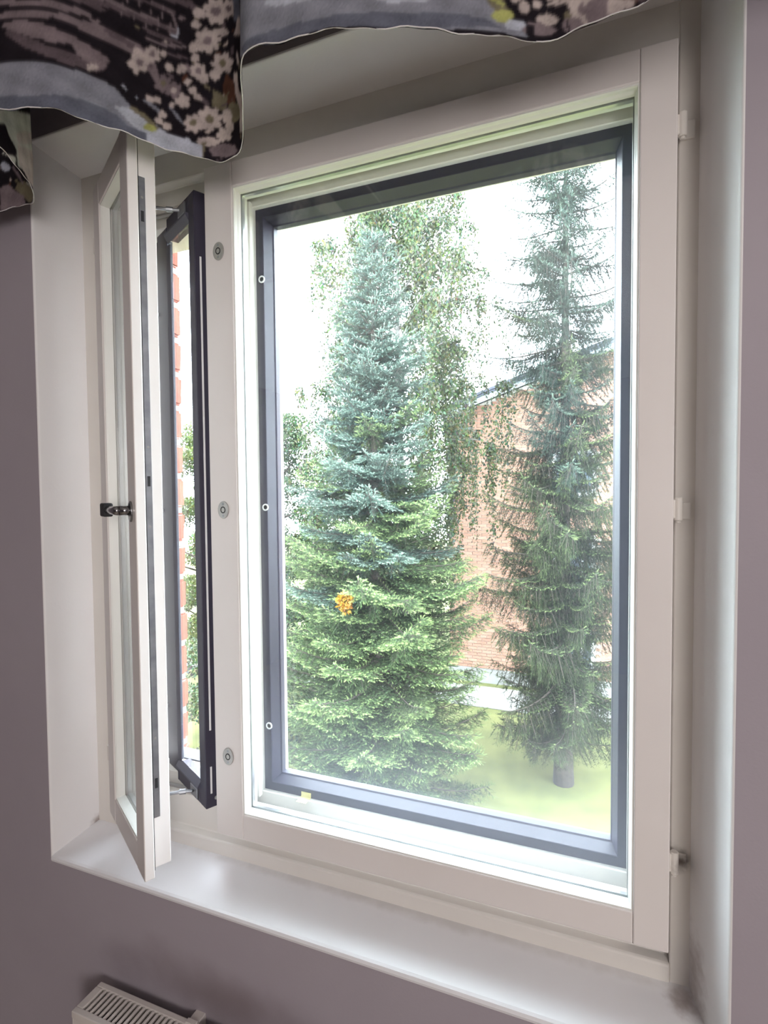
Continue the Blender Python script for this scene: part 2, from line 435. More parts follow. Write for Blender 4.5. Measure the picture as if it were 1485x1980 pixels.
tp = MB().prism([(.0490, .0192), (.0700, .0192), (.0710, .0205), (.0712, .0290), (.0704, .0290), (.0700, .0210), (.0690, .0200), (.0490, .0198)], 'x', .092, .114).build('adhesive_tape', M['tape'])
tag(tp, 'short strip of yellowed tape on the white ledge between the two panes', 'tape')

# ------------------------------------------------------------------ open ventilation sash (inner, white)
ANG = -math.radians(30.3)
LV = .274
vent = tag(empty('ventilation_casement', (-.328, -.023, 0), ANG), 'narrow white wooden ventilation sash, swung open into the room', 'window sash')
Z0, Z1 = -.0497, 1.267
def wood_member(s0, s1, z0, z1, name):
    return MB().box(s0, s1, 0, .0175, z0, z1).build(name, M['white'], vent, .0018)
def body_member(s0, s1, z0, z1, name, par):
    return MB().box(s0, s1, .0178, .049, z0, z1).build(name, M['white'], par, .0015, 1)
st = wood_member(0, .0487, Z0, Z1, 'stile'); body_member(.012, .046, Z0 + .012, Z1 - .012, 'rebate', st)
st2 = wood_member(.2252, LV, Z0, Z1, 'stile'); body_member(.228, LV - .010, Z0 + .012, Z1 - .012, 'rebate', st2)
for z0, z1 in ((Z0, 0), (1.22, Z1)):
    rl = MB().box(.0489, .225, .0005, .0175, z0, z1).build('rail', M['white'], vent, .0018)
    body_member(.046, .228, max(z0, Z0 + .012), min(z1, Z1 - .012), 'rebate', rl)
ring_members((.0489, .225, 0, 1.22), [(-.001, .003), (.0022, .003), (.0032, .0065), (.0048, .016), (.0055, .020), (-.001, .020)], ('glazing_bead', 'glazing_bead'), M['bead'], vent)
ring_members((.0489, .225, 0, 1.22), [(-.001, .036), (.0042, .036), (.0036, .0488), (-.001, .0488)], ('back_bead', 'back_bead'), M['bead'], vent)
ring_members((.0489, .225, 0, 1.22), [(.001, .0245), (.0072, .0245), (.0072, .0322), (.001, .0322)], ('spacer_bar', 'spacer_bar'), M['spacer'], vent)
MB().box(.051, .223, .0207, .0240, .002, 1.218).build('pane', M['vent_glass'], vent)
MB().box(.051, .223, .0326, .0355, .002, 1.218).build('pane', M['vent_glass'], vent)
MB().box(LV - .0098, LV - .0072, .0172, .0200, Z0 + .010, Z1 - .010).build('rubber_seal', M['gasket'], vent)
ls = MB().box(LV - .0100, LV - .0086, .0205, .0312, .055, 1.185).build('lock_strip', M['steel'], vent, .0004, 1)
for z in (1.118, .660, .118):
    MB().box(LV - .0095, LV - .0082, .0232, .0282, z - .009, z + .009).build('bolt_slot', M['dark'], ls)
for z in (1.15, .72, .58, .20):
    MB().tube([(LV - .0089, .0257, z), (LV - .0082, .0257, z)], .0022, 10).build('screw', M['plate'], ls)
hb = MB().oval(.2475, .607, .0105, .0185, -.0036, 0, 28).build('handle_plate', M['chrome'], vent, .001, 2)
hd = MB().tube([(.2475, 0, .609), (.2475, -.020, .609)], .0085, 14)
hd.tube([(.2500, -.0210, .609), (.238, -.0235, .609), (.205, -.0235, .609), (.178, -.0230, .609)], [.0078, .0082, .0074, .0076], 12)
hd.build('handle_lever', M['chrome'], hb, smooth=True)
MB().box(.150, .180, -.032, -.0150, .5965, .6215).build('handle_grip', M['dark'], hb, .003, 2)
for z in (1.159, .609, .077):
    MB().tube([(-.010, .006, z - .017), (-.010, .006, z + .017)], .006, 12).box(-.010, .002, .002, .010, z - .013, z + .013).box(-.028, -.010, .024, .029, z - .014, z + .014).box(-.016, -.009, .004, .026, z - .010, z + .010).build('hinge', M['frame'], vent, .0012, 1)

# ------------------------------------------------------------------ open outer ventilation sash (dark aluminium)
dk = tag(empty('aluminium_ventilation_casement', (-.292, .1017, 0), -math.radians(28)), 'narrow dark aluminium outer sash, ajar behind the open ventilation sash', 'window sash')
DZ0, DZ1 = .0, 1.2255
def dstile(s0, s1, name, inner):
    return MB().box(s0, s1, 0, .030, DZ0, DZ1).build(name, M['alu'], dk, .0015, 1)
d1 = MB().box(.030, .089, 0, .003, DZ0, DZ1).box(.030, .040, .0028, .018, DZ0, DZ1).build('stile', M['alu'], dk, .0012, 1); d2 = dstile(.212, .240, 'stile', -1)
MB().box(-.022, .0302, .008, .034, DZ0 + .004, DZ1 - .004).build('flange', M['tin'], d1)
MB().prism([(.0888, -.0006), (.0895, -.0010), (.105, .0012), (.105, .0028), (.0888, .0028)], 'z', .048, 1.168).build('glazing_lip', M['alu_lip'], d1)
MB().prism([(.2122, .0002), (.2115, .0002), (.203, .010), (.203, .020), (.2122, .020)], 'z', .048, 1.168).build('glazing_lip', M['alu_lip'], d2)
for z0, z1, zl, s in ((DZ0, .042, .050, 1), (1.182, DZ1, 1.170, -1)):
    r_ = MB().box(.0892, .2118, .0003, .026, z0, z1).build('rail', M['alu'], dk, .0012, 1)
    e = z1 if s > 0 else z0
    MB().prism([(-.0060, e - s * .010), (-.0060, e - s * .006), (.0028, e + s * .008), (.0028, e - s * .010)], 'x', .0892, .2118).build('glazing_lip', M['alu_lip'], r_)
MB().box(.092, .206, .0030, .0060, .046, 1.172).build('pane', M['vent_glass'], dk)
MB().box(.2398, .2414, .0095, .0130, .16, 1.10).build('edge_strip', M['ring_white'], d2)
MB().box(.2398, .2412, .0095, .0130, .03, .085).build('edge_strip', M['ring_white'], d2)
MB().tube([(.2398, .021, .018), (.2418, .021, .018)], .0035, 12).build('screw', M['plate'], d2)
for z, s in ((1.2185, -1), (.005, 1)):
    sb = MB().box(.165, .200, -.0035, .0005, min(z, z + s * .022), max(z, z + s * .022)).build('stay_bracket', M['steel'], dk, .0008, 1)
    a = MB()
    a.tube([(.178, -.004, z + s * .010), (.168, -.020, z + s * .010), (.150, -.052, z + s * .008)], .0033, 10)
    a.tube([(.171, -.015, z + s * .010), (.165, -.026, z + s * .010)], .0055, 10)
    a.build('stay_rod', M['steel'], sb)
for z in (1.04, .60, .15):
    MB().tube([(.027, -.002, z), (.027, .012, z)], .004, 10).build('catch_pin', M['ring_white'], d1)
for z in (1.10, .08):
    MB().box(.0, .032, .020, .034, z - .02, z + .02).build('hinge', M['alu'], dk, .002, 1)

# ------------------------------------------------------------------ outer wall of the building: brick pier with single bricks
ext = tag(empty('wall_exterior', (-.6, .25, 0)), kind='structure')
MB().box(-2.6, -.4065, .19, .304, FLOOR - .5, CEIL + .6).build('mortar_bed', M['mortar'], ext)
MB().box(.775, 2.9, .19, .31, FLOOR - .5, CEIL + .6).build('brick_side', M['brick'], ext)
MB().box(-.4125, .775, .19, .31, 1.34, CEIL + .6).build('brick_lintel', M['brick'], ext)
MB().box(-.4125, .775, .19, .31, FLOOR - .5, -.10).build('brick_apron', M['brick'], ext)
rng = random.Random(4)
pitch = .0915
zb = .678 - .0775 - pitch * 9
brick_meshes = []
for k in range(5):
    b = MB().box(-.14, .14, -.06, .06, -.0385, .0385)
    me = bpy.data.meshes.new('brick'); me.from_pydata(b.v, [], b.f)
    bm = bmesh.new(); bm.from_mesh(me)
    bmesh.ops.bevel(bm, geom=bm.edges[:], offset=.006, segments=2, affect='EDGES')
    for v in bm.verts:
        v.co += Vector((rng.uniform(-1, 1) * .0016, rng.uniform(-1, 1) * .0016, rng.uniform(-1, 1) * .0014))
    bm.to_mesh(me); bm.free(); me.materials.append(M['brick']); brick_meshes.append(me)
for i in range(18):
    z = zb + pitch * (i + .5) - .007
    for c in range(2 if i % 2 == 0 else 2):
        x = -.3985 - .14 - c * .292 + rng.uniform(-.002, .002)
        o = link('brick', brick_meshes[(i * 2 + c) % 5], None, ext)
        o.location = (x, .2495 + rng.uniform(-.002, .002), z)
        o.matrix_parent_inverse = ext.matrix_basis.inverted()
for ch in ext.children:
    if not ch.name.startswith('brick.') and ch.name != 'brick': ch.matrix_parent_inverse = ext.matrix_basis.inverted()
tin = MB().prism([(.118, -.012), (.118, .0185), (.166, .0150), (.34, -.108), (.34, -.133), (.337, -.133), (.337, -.111)], 'x', -.41, .775).build('exterior_sill', M['tin'])
tag(tin, kind='structure')

# ------------------------------------------------------------------ radiator
rad = tag(empty('radiator', (.30, -.13, -.88)), 'white panel radiator with a slotted top grille on the wall under the sill', 'radiator')
RX0, RX1, RZ = -.279, .86, -.347
def R_(o, p=None):
    o.matrix_parent_inverse = rad.matrix_basis.inverted(); return o
R_(MB().box(RX0, RX1, -.163, -.1575, -.88, RZ - .012).build('front_panel', M['radiator'], rad, .002, 2))
R_(MB().box(RX0, RX1, -.104, -.099, -.88, RZ - .012).build('back_panel', M['radiator'], rad, .002, 2))
for x in (RX0, RX1 - .003):
    R_(MB().box(x - .001, x + .003, -.1635, -.0985, -.86, RZ - .002).build('side_cover', M['radiator'], rad, .0012, 1))
gf = MB()
gf.box(RX0 - .001, RX1, -.165, -.153, RZ - .014, RZ).box(RX0 - .001, RX1, -.1085, -.097, RZ - .014, RZ)
gf.box(RX0 - .001, RX0 + .016, -.154, -.108, RZ - .010, RZ).box(RX1 - .016, RX1, -.154, -.108, RZ - .010, RZ)
R_(gf.build('grille_frame', M['radiator'], rad, .002, 2))
bar = MB().box(-.0026, .0026, -.0232, .0232, -.006, 0).build('grille_bar', M['radiator'], rad, .001, 1)
nbar = 0
x = RX0 + .016 + .0085
while x < RX1 - .018:
    o = bar if nbar == 0 else dup(bar, rad)
    o.location = (x, -.1310, RZ - .0004); R_(o)
    x += .0111; nbar += 1
R_(MB().box(RX0 + .02, RX1 - .02, -.150, -.112, -.86, RZ - .04).build('convector', M['dark'], rad))
for bx in (-.06, .62):
    R_(MB().box(bx, bx + .022, -.100, WY + .001, RZ - .03, RZ - .003).box(bx, bx + .022, -.106, -.096, RZ - .006, RZ + .002).build('wall_bracket', M['radiator'], rad, .001, 1))
R_(MB().box(.25, .30, -.125, WY + .001, -.62, -.58).build('wall_bracket', M['radiator'], rad))

# ------------------------------------------------------------------ curtain valance with its print
CP = [(-1.02, -0.22), (-0.9, -0.31), (-0.78, -0.32), (-0.66, -0.24), (-0.56, -0.155), (-0.4483, -0.13), (-0.39, -0.127), (-0.3527, -0.134), (-0.3, -0.185), (-0.255, -0.26), (-0.215, -0.318), (-0.1671, -0.3211), (-0.0965, -0.2926), (-0.0552, -0.2374), (-0.0152, -0.1717), (0.0363, -0.1073), (0.075, -0.1), (0.1096, -0.1182), (0.165, -0.193), (0.2206, -0.2686), (0.2735, -0.2708), (0.3238, -0.2667), (0.3866, -0.2485), (0.4462, -0.2237), (0.5043, -0.1917), (0.5639, -0.1579), (0.5949, -0.1473), (0.6569, -0.1561), (0.7134, -0.1689), (0.79, -0.215), (0.86, -0.27), (0.94, -0.28), (1.02, -0.24), (1.1, -0.17)]
# print of the cloth in fabric coordinates: colour, then u, v in millimetres (u along the cloth, v height)
PRINT = [[1,883,1362,939,1360,981,1362,1025,1368,1044,1370,1046,1376,1027,1378,983,1370,939,1368,881,1368],[0,881,1348,947,1344,988,1344,1014,1348,1036,1348,1039,1354,1017,1358,989,1354,947,1352,881,1354],[0,881,1330,931,1328,974,1328,1000,1330,1024,1330,1041,1332,1042,1336,1027,1340,1003,1342,975,1338,931,1338,880,1334],[0,900,1318,924,1324,950,1322,981,1316,1014,1312,1034,1308,1050,1302,1041,1284,1028,1276,1003,1292,974,1296,950,1298,919,1308],[11,970,1294,999,1302,1006,1292,984,1290],[1,906,1306,933,1286,966,1274,992,1270,1027,1276,1030,1286,999,1288,970,1288,941,1300,911,1312],[5,1033,1284,1031,1280,1025,1276,1019,1274,1017,1278,1019,1282,1025,1286,1031,1288],[0,1002,1330,1022,1326,1050,1328,1080,1328,1096,1322,1114,1302,1122,1310,1111,1340,1089,1348,1058,1348,1028,1346,1006,1340],[1,1041,1340,1067,1338,1089,1332,1110,1318,1113,1322,1096,1340,1072,1346,1044,1346],[0,1016,1390,1034,1386,1067,1390,1106,1392,1152,1392,1153,1396,1108,1398,1069,1396,1038,1394,1017,1394],[1,1020,1380,1049,1380,1084,1384,1122,1388,1152,1386,1153,1390,1125,1396,1088,1392,1052,1388,1022,1384],[1,1055,1410,1086,1414,1113,1416,1150,1418,1152,1422,1114,1422,1088,1420,1056,1414],[0,1100,1360,1122,1360,1149,1366,1166,1372,1167,1374,1150,1372,1124,1366,1102,1364],[1,1096,1374,1116,1372,1138,1372,1161,1376,1161,1380,1139,1378,1119,1378,1097,1378],[1,1133,1352,1149,1350,1169,1356,1169,1358,1150,1356,1134,1356],[0,1067,1398,1066,1376,1066,1376,1069,1398],[0,1086,1400,1083,1378,1084,1378,1086,1400],[0,1105,1402,1102,1380,1103,1380,1105,1402],[0,1122,1402,1120,1380,1122,1382,1124,1402],[0,1141,1402,1139,1380,1141,1382,1144,1404],[0,1075,1418,1074,1398,1075,1398,1077,1420],[0,1094,1420,1091,1398,1092,1398,1096,1420],[0,1113,1422,1110,1400,1111,1400,1114,1422],[0,1131,1424,1128,1402,1130,1402,1133,1426],[0,1134,1420,1144,1416,1149,1404,1152,1386,1155,1388,1152,1406,1147,1420,1134,1422],[4,1139,1384,1153,1382,1156,1400,1153,1398,1152,1386,1139,1386],[11,892,1342,952,1338,997,1342,1034,1352,1034,1354,997,1346,952,1342,892,1344],[11,974,1344,975,1328,977,1330,975,1344],[11,920,1326,981,1328,1025,1330,1025,1332,981,1330,920,1326],[1,1117,1436,1139,1434,1172,1440,1183,1436,1186,1442,1177,1452,1142,1446,1120,1442],[2,867,1264,913,1264,949,1264,980,1264,1006,1266,1033,1268,1055,1264,1072,1250,1092,1238,1114,1232,1136,1224,1164,1224,1177,1216,1181,1200,1158,1200,1127,1200,1097,1202,1066,1210,1041,1210,1013,1208,972,1200,864,1202],[3,866,1222,947,1216,994,1224,1027,1228,1056,1224,1072,1216,1052,1210,1017,1210,970,1200,864,1204],[4,1052,1236,1078,1244,1106,1230,1136,1224,1169,1226,1177,1214,1134,1200,1106,1208,1077,1218],[7,1074,1242,1096,1234,1117,1224,1120,1228,1100,1242,1077,1248],[9,1116,1224,1111,1220,1103,1218,1096,1218,1094,1222,1099,1228,1106,1230,1114,1228],[2,1067,1272,1089,1266,1113,1256,1127,1250,1130,1254,1117,1264,1094,1276,1069,1276],[4,1064,1272,1077,1266,1088,1262,1089,1266,1080,1270,1066,1274],[11,1063,1278,1083,1280,1116,1272,1147,1262,1164,1250,1172,1230,1152,1228,1131,1252,1105,1266,1078,1262],[2,1136,1268,1149,1254,1164,1244,1164,1244,1152,1258,1138,1270],[5,1236,1440,1242,1432,1239,1428,1228,1432,1227,1424,1220,1424,1214,1430,1208,1424,1203,1426,1203,1434,1194,1432,1192,1438,1199,1444,1192,1448,1196,1456,1203,1458,1203,1466,1210,1468,1216,1462,1222,1468,1228,1464,1228,1456,1239,1450,1242,1444],[0,1224,1444,1220,1440,1213,1438,1206,1442,1206,1450,1213,1454,1220,1452],[5,1252,1434,1256,1426,1250,1428,1244,1432,1239,1430,1234,1432,1231,1438,1225,1440,1224,1444,1227,1448,1222,1454,1225,1456,1231,1454,1233,1458,1238,1458,1242,1452,1249,1452,1255,1446,1253,1442,1263,1434,1263,1430],[1,1247,1440,1244,1438,1239,1438,1233,1444,1233,1448,1239,1448,1244,1446],[5,1216,1394,1220,1386,1217,1382,1210,1384,1208,1376,1202,1374,1197,1378,1191,1374,1186,1374,1188,1382,1180,1382,1180,1388,1186,1394,1181,1400,1184,1404,1192,1406,1194,1414,1200,1416,1205,1412,1211,1416,1216,1412,1214,1406,1222,1402,1224,1396],[0,1208,1396,1205,1390,1199,1388,1194,1390,1194,1396,1199,1402,1206,1402],[5,1197,1440,1194,1432,1188,1428,1180,1428,1178,1434,1181,1442,1188,1446,1194,1446],[5,1191,1418,1188,1412,1183,1408,1177,1408,1175,1412,1178,1420,1183,1424,1188,1422],[5,1239,1404,1234,1402,1224,1404,1214,1406,1211,1412,1214,1418,1224,1418,1234,1412],[5,1188,1380,1186,1374,1178,1368,1172,1368,1170,1374,1174,1382,1180,1386,1186,1386],[5,1188,1364,1186,1358,1180,1354,1175,1354,1174,1358,1175,1364,1180,1368,1186,1368],[5,1242,1348,1246,1340,1239,1338,1230,1344,1222,1342,1216,1344,1214,1352,1208,1354,1206,1360,1213,1364,1211,1372,1216,1376,1222,1372,1230,1374,1238,1370,1239,1362,1249,1356,1250,1350],[7,1234,1356,1231,1352,1224,1352,1219,1358,1219,1362,1224,1366,1231,1362],[5,1194,1344,1197,1340,1196,1336,1189,1334,1186,1328,1181,1326,1180,1332,1174,1330,1170,1332,1174,1338,1170,1342,1174,1348,1180,1350,1183,1356,1186,1356,1189,1352,1196,1354,1197,1350],[0,1189,1344,1188,1338,1183,1336,1180,1338,1180,1342,1183,1346,1188,1348],[5,1222,1340,1219,1334,1211,1332,1205,1334,1202,1340,1205,1348,1211,1350,1219,1348],[5,1202,1334,1200,1328,1194,1324,1188,1326,1184,1330,1188,1338,1194,1342,1200,1340],[0,1138,1306,1141,1302,1139,1296,1133,1294,1130,1288,1125,1286,1122,1290,1117,1288,1114,1292,1117,1298,1114,1302,1117,1306,1122,1308,1125,1314,1131,1318,1133,1312,1139,1316,1141,1312],[7,1133,1304,1131,1300,1127,1296,1124,1298,1124,1302,1127,1306,1131,1308],[0,1153,1300,1156,1298,1155,1292,1149,1290,1146,1284,1142,1284,1139,1288,1133,1284,1131,1288,1134,1294,1131,1298,1134,1302,1139,1304,1142,1310,1147,1312,1149,1308,1155,1310,1156,1306],[5,1149,1298,1147,1294,1142,1292,1139,1294,1139,1298,1144,1302,1147,1302],[5,1167,1288,1170,1284,1167,1278,1163,1278,1158,1272,1153,1272,1152,1278,1147,1278,1147,1284,1152,1288,1153,1294,1158,1298,1163,1294,1167,1298,1170,1294],[5,1120,1344,1124,1342,1122,1336,1116,1334,1113,1328,1108,1326,1106,1330,1102,1328,1099,1330,1102,1336,1099,1340,1102,1346,1106,1348,1110,1354,1114,1356,1117,1352,1122,1354,1124,1350],[0,1116,1342,1114,1338,1111,1336,1106,1336,1106,1340,1111,1346,1114,1346],[5,1103,1320,1105,1314,1100,1308,1094,1308,1089,1300,1084,1300,1083,1306,1077,1306,1075,1310,1081,1318,1080,1324,1083,1328,1091,1330,1094,1336,1100,1338,1102,1332,1108,1332,1108,1326],[0,1099,1322,1096,1316,1091,1312,1088,1314,1088,1320,1091,1324,1097,1326],[5,1144,1330,1139,1326,1133,1326,1130,1328,1130,1334,1134,1338,1141,1338,1144,1334],[5,1167,1340,1164,1334,1158,1330,1150,1328,1149,1334,1152,1340,1158,1344,1164,1344],[5,1134,1352,1133,1348,1128,1344,1125,1344,1124,1348,1125,1352,1128,1354,1133,1354],[5,1097,1338,1094,1332,1089,1328,1084,1328,1083,1332,1084,1338,1091,1342,1096,1342],[5,1114,1268,1110,1264,1103,1264,1100,1268,1102,1272,1108,1274,1113,1272],[5,1125,1270,1120,1266,1114,1266,1111,1270,1114,1274,1120,1278,1125,1274],[5,1133,1250,1128,1246,1122,1246,1119,1250,1122,1256,1128,1258,1133,1254],[5,1127,1238,1122,1234,1116,1234,1113,1238,1116,1244,1122,1246,1127,1242],[5,1139,1234,1134,1230,1128,1230,1125,1234,1128,1240,1134,1242,1139,1240],[5,1191,1298,1186,1294,1178,1294,1175,1298,1178,1304,1184,1306,1189,1302],[5,1181,1306,1177,1302,1170,1302,1167,1306,1170,1312,1177,1314,1181,1312],[5,1146,1274,1144,1268,1141,1266,1138,1266,1138,1270,1138,1274,1141,1278,1144,1278],[5,1174,1322,1170,1316,1166,1312,1163,1314,1161,1316,1163,1322,1167,1326,1172,1326],[8,1234,1340,1249,1320,1255,1300,1250,1280,1230,1292,1224,1318],[7,1208,1318,1234,1300,1230,1280,1205,1290],[7,1208,1288,1239,1306,1238,1308,1206,1290],[1,1216,1288,1247,1292,1246,1294,1216,1290],[7,1275,1258,1263,1254,1247,1256,1236,1264,1231,1278,1236,1288,1247,1288,1263,1276],[5,1188,1258,1191,1254,1189,1248,1183,1246,1181,1240,1177,1238,1172,1242,1167,1238,1163,1238,1164,1246,1160,1246,1160,1252,1164,1256,1164,1262,1167,1266,1172,1264,1177,1270,1181,1272,1183,1266,1189,1268,1191,1264],[7,1181,1256,1178,1250,1174,1248,1170,1250,1170,1254,1174,1260,1180,1260],[5,1216,1266,1220,1260,1216,1254,1208,1256,1206,1248,1202,1248,1197,1252,1191,1248,1186,1248,1188,1256,1180,1256,1180,1262,1186,1268,1181,1274,1184,1278,1192,1280,1194,1288,1200,1290,1203,1284,1210,1288,1216,1286,1214,1278,1222,1276,1222,1270],[7,1208,1270,1205,1262,1199,1260,1194,1264,1194,1270,1199,1276,1205,1274],[5,1244,1268,1239,1260,1231,1258,1224,1264,1220,1274,1224,1282,1231,1284,1239,1278],[5,1247,1250,1244,1244,1238,1242,1230,1248,1227,1256,1230,1262,1238,1262,1244,1258],[5,1238,1238,1241,1232,1236,1230,1228,1232,1224,1230,1217,1232,1216,1238,1211,1240,1211,1246,1217,1248,1217,1254,1224,1254,1228,1250,1236,1248,1241,1242],[5,1219,1232,1213,1226,1199,1222,1184,1222,1180,1226,1184,1232,1199,1238,1213,1236],[0,1256,1206,1246,1202,1224,1204,1206,1208,1200,1216,1206,1224,1225,1228,1247,1218],[7,1180,1218,1196,1230,1191,1202,1183,1200],[11,1219,1204,1219,1200,1216,1200,1213,1202,1213,1204,1213,1206,1216,1208,1219,1206],[11,1274,1214,1263,1214,1253,1216,1246,1220,1242,1228,1246,1232,1253,1232,1266,1224],[3,1247,1468,1250,1438,1249,1420,1261,1412,1430,1298,1256,1464],[5,1261,1418,1250,1396,1258,1392,1435,1282],[5,1256,1364,1261,1342,1269,1338,1261,1362],[5,1250,1334,1253,1300,1266,1266,1263,1234,1274,1228,1372,1200,1267,1294,1258,1330],[10,889,1200,619,1352,617,1314,620,1284,622,1234,620,1210,584,1240,722,1202,722,1254,758,1248,780,1236],[10,778,1252,758,1260,741,1238,720,1228,731,1200,758,1200,514,1312],[5,620,1308,624,1298,686,1260,714,1246,722,1250,713,1264,684,1284,622,1316],[5,719,1240,620,1284,619,1252,620,1214,681,1200,717,1208],[4,538,1272,530,1272,520,1278,516,1286,517,1292,525,1292,534,1286,539,1278],[7,560,1246,581,1242,620,1208,610,1200,592,1200,574,1216,552,1234],[0,511,1244,533,1248,552,1230,577,1216,581,1200,552,1200,509,1200],[11,539,1200,538,1200,534,1200,531,1200,530,1200,531,1202,534,1204,538,1202],[11,553,1200,552,1200,548,1200,547,1200,545,1200,548,1200,552,1200,553,1200],[0,544,1278,560,1256,574,1238,577,1240,566,1258,547,1280],[2,1460,1306,1775,1272,1786,1248,1811,1220,1835,1216,1839,1202,1805,1204,1750,1204,1678,1200,1610,1200,1533,1200,1469,1200,1428,1226],[3,1458,1216,1516,1218,1574,1214,1644,1218,1692,1220,1750,1222,1786,1218,1805,1210,1772,1208,1714,1204,1664,1200,1610,1200,1553,1200,1503,1200,1469,1200],[4,1502,1252,1516,1258,1549,1264,1585,1256,1591,1242,1560,1238,1520,1244],[2,1536,1228,1610,1222,1678,1222,1767,1226,1767,1230,1680,1232,1610,1232,1536,1234],[4,1616,1242,1664,1230,1714,1234,1714,1238,1666,1234,1617,1244],[7,1771,1256,1789,1236,1808,1222,1816,1228,1805,1250,1780,1266],[9,1782,1246,1806,1236,1810,1240,1783,1250],[9,1821,1226,1817,1220,1806,1216,1796,1218,1791,1222,1796,1228,1806,1232,1817,1232],[4,1838,1216,1833,1212,1824,1208,1813,1210,1808,1214,1813,1220,1824,1222,1833,1222],[7,1478,1202,1500,1200,1500,1202,1477,1206],[5,1830,1252,1828,1246,1822,1244,1816,1246,1816,1252,1822,1258,1828,1256],[5,1842,1242,1839,1234,1833,1232,1827,1236,1827,1244,1833,1248,1839,1246],[5,1841,1260,1838,1254,1830,1252,1825,1256,1825,1262,1830,1266,1838,1266],[5,1853,1258,1852,1254,1847,1252,1844,1254,1844,1258,1847,1262,1852,1262],[5,1817,1260,1814,1252,1806,1250,1800,1254,1800,1260,1806,1266,1814,1266],[5,1856,1246,1855,1242,1850,1240,1846,1242,1846,1248,1849,1250,1855,1250],[5,1880,1254,1883,1248,1882,1246,1877,1248,1877,1244,1872,1244,1871,1248,1866,1248,1863,1250,1864,1254,1860,1258,1860,1260,1864,1262,1863,1268,1866,1268,1869,1266,1872,1268,1877,1266,1877,1262,1882,1260,1883,1256],[0,1877,1254,1875,1252,1871,1252,1868,1256,1868,1260,1871,1260,1875,1258],[5,1902,1246,1899,1238,1889,1238,1878,1246,1875,1256,1878,1266,1889,1266,1899,1258],[5,1863,1244,1885,1240,1883,1244,1863,1246],[5,1921,1218,1925,1208,1922,1204,1913,1208,1910,1202,1902,1206,1899,1214,1889,1218,1886,1224,1891,1230,1886,1240,1889,1244,1899,1240,1902,1246,1910,1244,1913,1234,1922,1230,1925,1222],[0,1914,1220,1911,1216,1903,1218,1899,1224,1899,1230,1905,1232,1911,1228],[5,1942,1216,1949,1208,1946,1204,1938,1206,1935,1200,1930,1200,1924,1210,1918,1208,1911,1216,1914,1222,1905,1230,1906,1236,1913,1236,1911,1246,1918,1246,1924,1240,1930,1244,1935,1240,1938,1230,1946,1228,1949,1220],[0,1935,1220,1933,1214,1925,1216,1921,1222,1921,1230,1925,1232,1933,1226],[0,1939,1206,1933,1200,1922,1200,1911,1206,1906,1220,1911,1230,1922,1230,1935,1220],[5,1953,1204,1949,1200,1941,1200,1935,1204,1932,1212,1935,1220,1942,1220,1950,1214],[0,1908,1204,1903,1200,1894,1200,1885,1206,1880,1216,1885,1222,1894,1220,1903,1214],[5,1877,1222,1874,1218,1863,1218,1853,1220,1849,1226,1853,1232,1863,1234,1874,1228],[0,1874,1210,1868,1206,1853,1206,1836,1206,1830,1212,1838,1220,1853,1224,1868,1218],[11,1836,1220,1849,1220,1847,1206,1836,1204],[11,1886,1220,1888,1200,1891,1200,1888,1220],[7,1892,1222,1891,1220,1888,1220,1885,1222,1883,1226,1883,1230,1888,1230,1891,1226],[8,1971,1208,1968,1202,1960,1202,1952,1208,1949,1218,1952,1224,1960,1224,1968,1216],[1,1985,1206,1982,1200,1972,1200,1963,1208,1960,1220,1963,1226,1972,1226,1980,1218],[5,1963,1202,1961,1200,1955,1200,1952,1202,1950,1206,1952,1212,1956,1212,1961,1208]]
PAL = [(.190, .150, .165), (.105, .080, .092), (.215, .220, .265), (.115, .122, .160), (.42, .44, .52), (.47, .40, .385),
       (.50, .42, .39), (.160, .140, .095), (.085, .038, .026), (.36, .37, .13), (.48, .48, .44), (.014, .011, .015)]

def smooth_curve(cp, n):
    P = np.array(cp, float); o = []
    for i in range(1, len(P) - 2):
        p0, p1, p2, p3 = P[i - 1:i + 3]
        for k in range(n):
            t = k / n
            o.append(.5 * (2 * p1 + (p2 - p0) * t + (2 * p0 - 5 * p1 + 4 * p2 - p3) * t * t + (3 * p1 - p0 - 3 * p2 + p3) * t ** 3))
    o.append(P[-2]); o = np.array(o)
    return o, np.concatenate([[0], np.cumsum(np.linalg.norm(np.diff(o, axis=0), axis=1))])

def paint(U, V, col, poly, c):
    inside = np.zeros(U.shape, bool)
    n = len(poly)
    bb = (U >= poly[:, 0].min()) & (U <= poly[:, 0].max()) & (V >= poly[:, 1].min()) & (V <= poly[:, 1].max())
    if not bb.any(): return
    u, v = U[bb], V[bb]; ins = np.zeros(u.shape, bool)
    for i in range(n):
        (x0, y0), (x1, y1) = poly[i], poly[(i + 1) % n]
        if y0 == y1: continue
        cr = ((y0 > v) != (y1 > v)) & (u < (x1 - x0) * (v - y0) / (y1 - y0) + x0)
        ins ^= cr
    inside[bb] = ins
    col[inside] = c

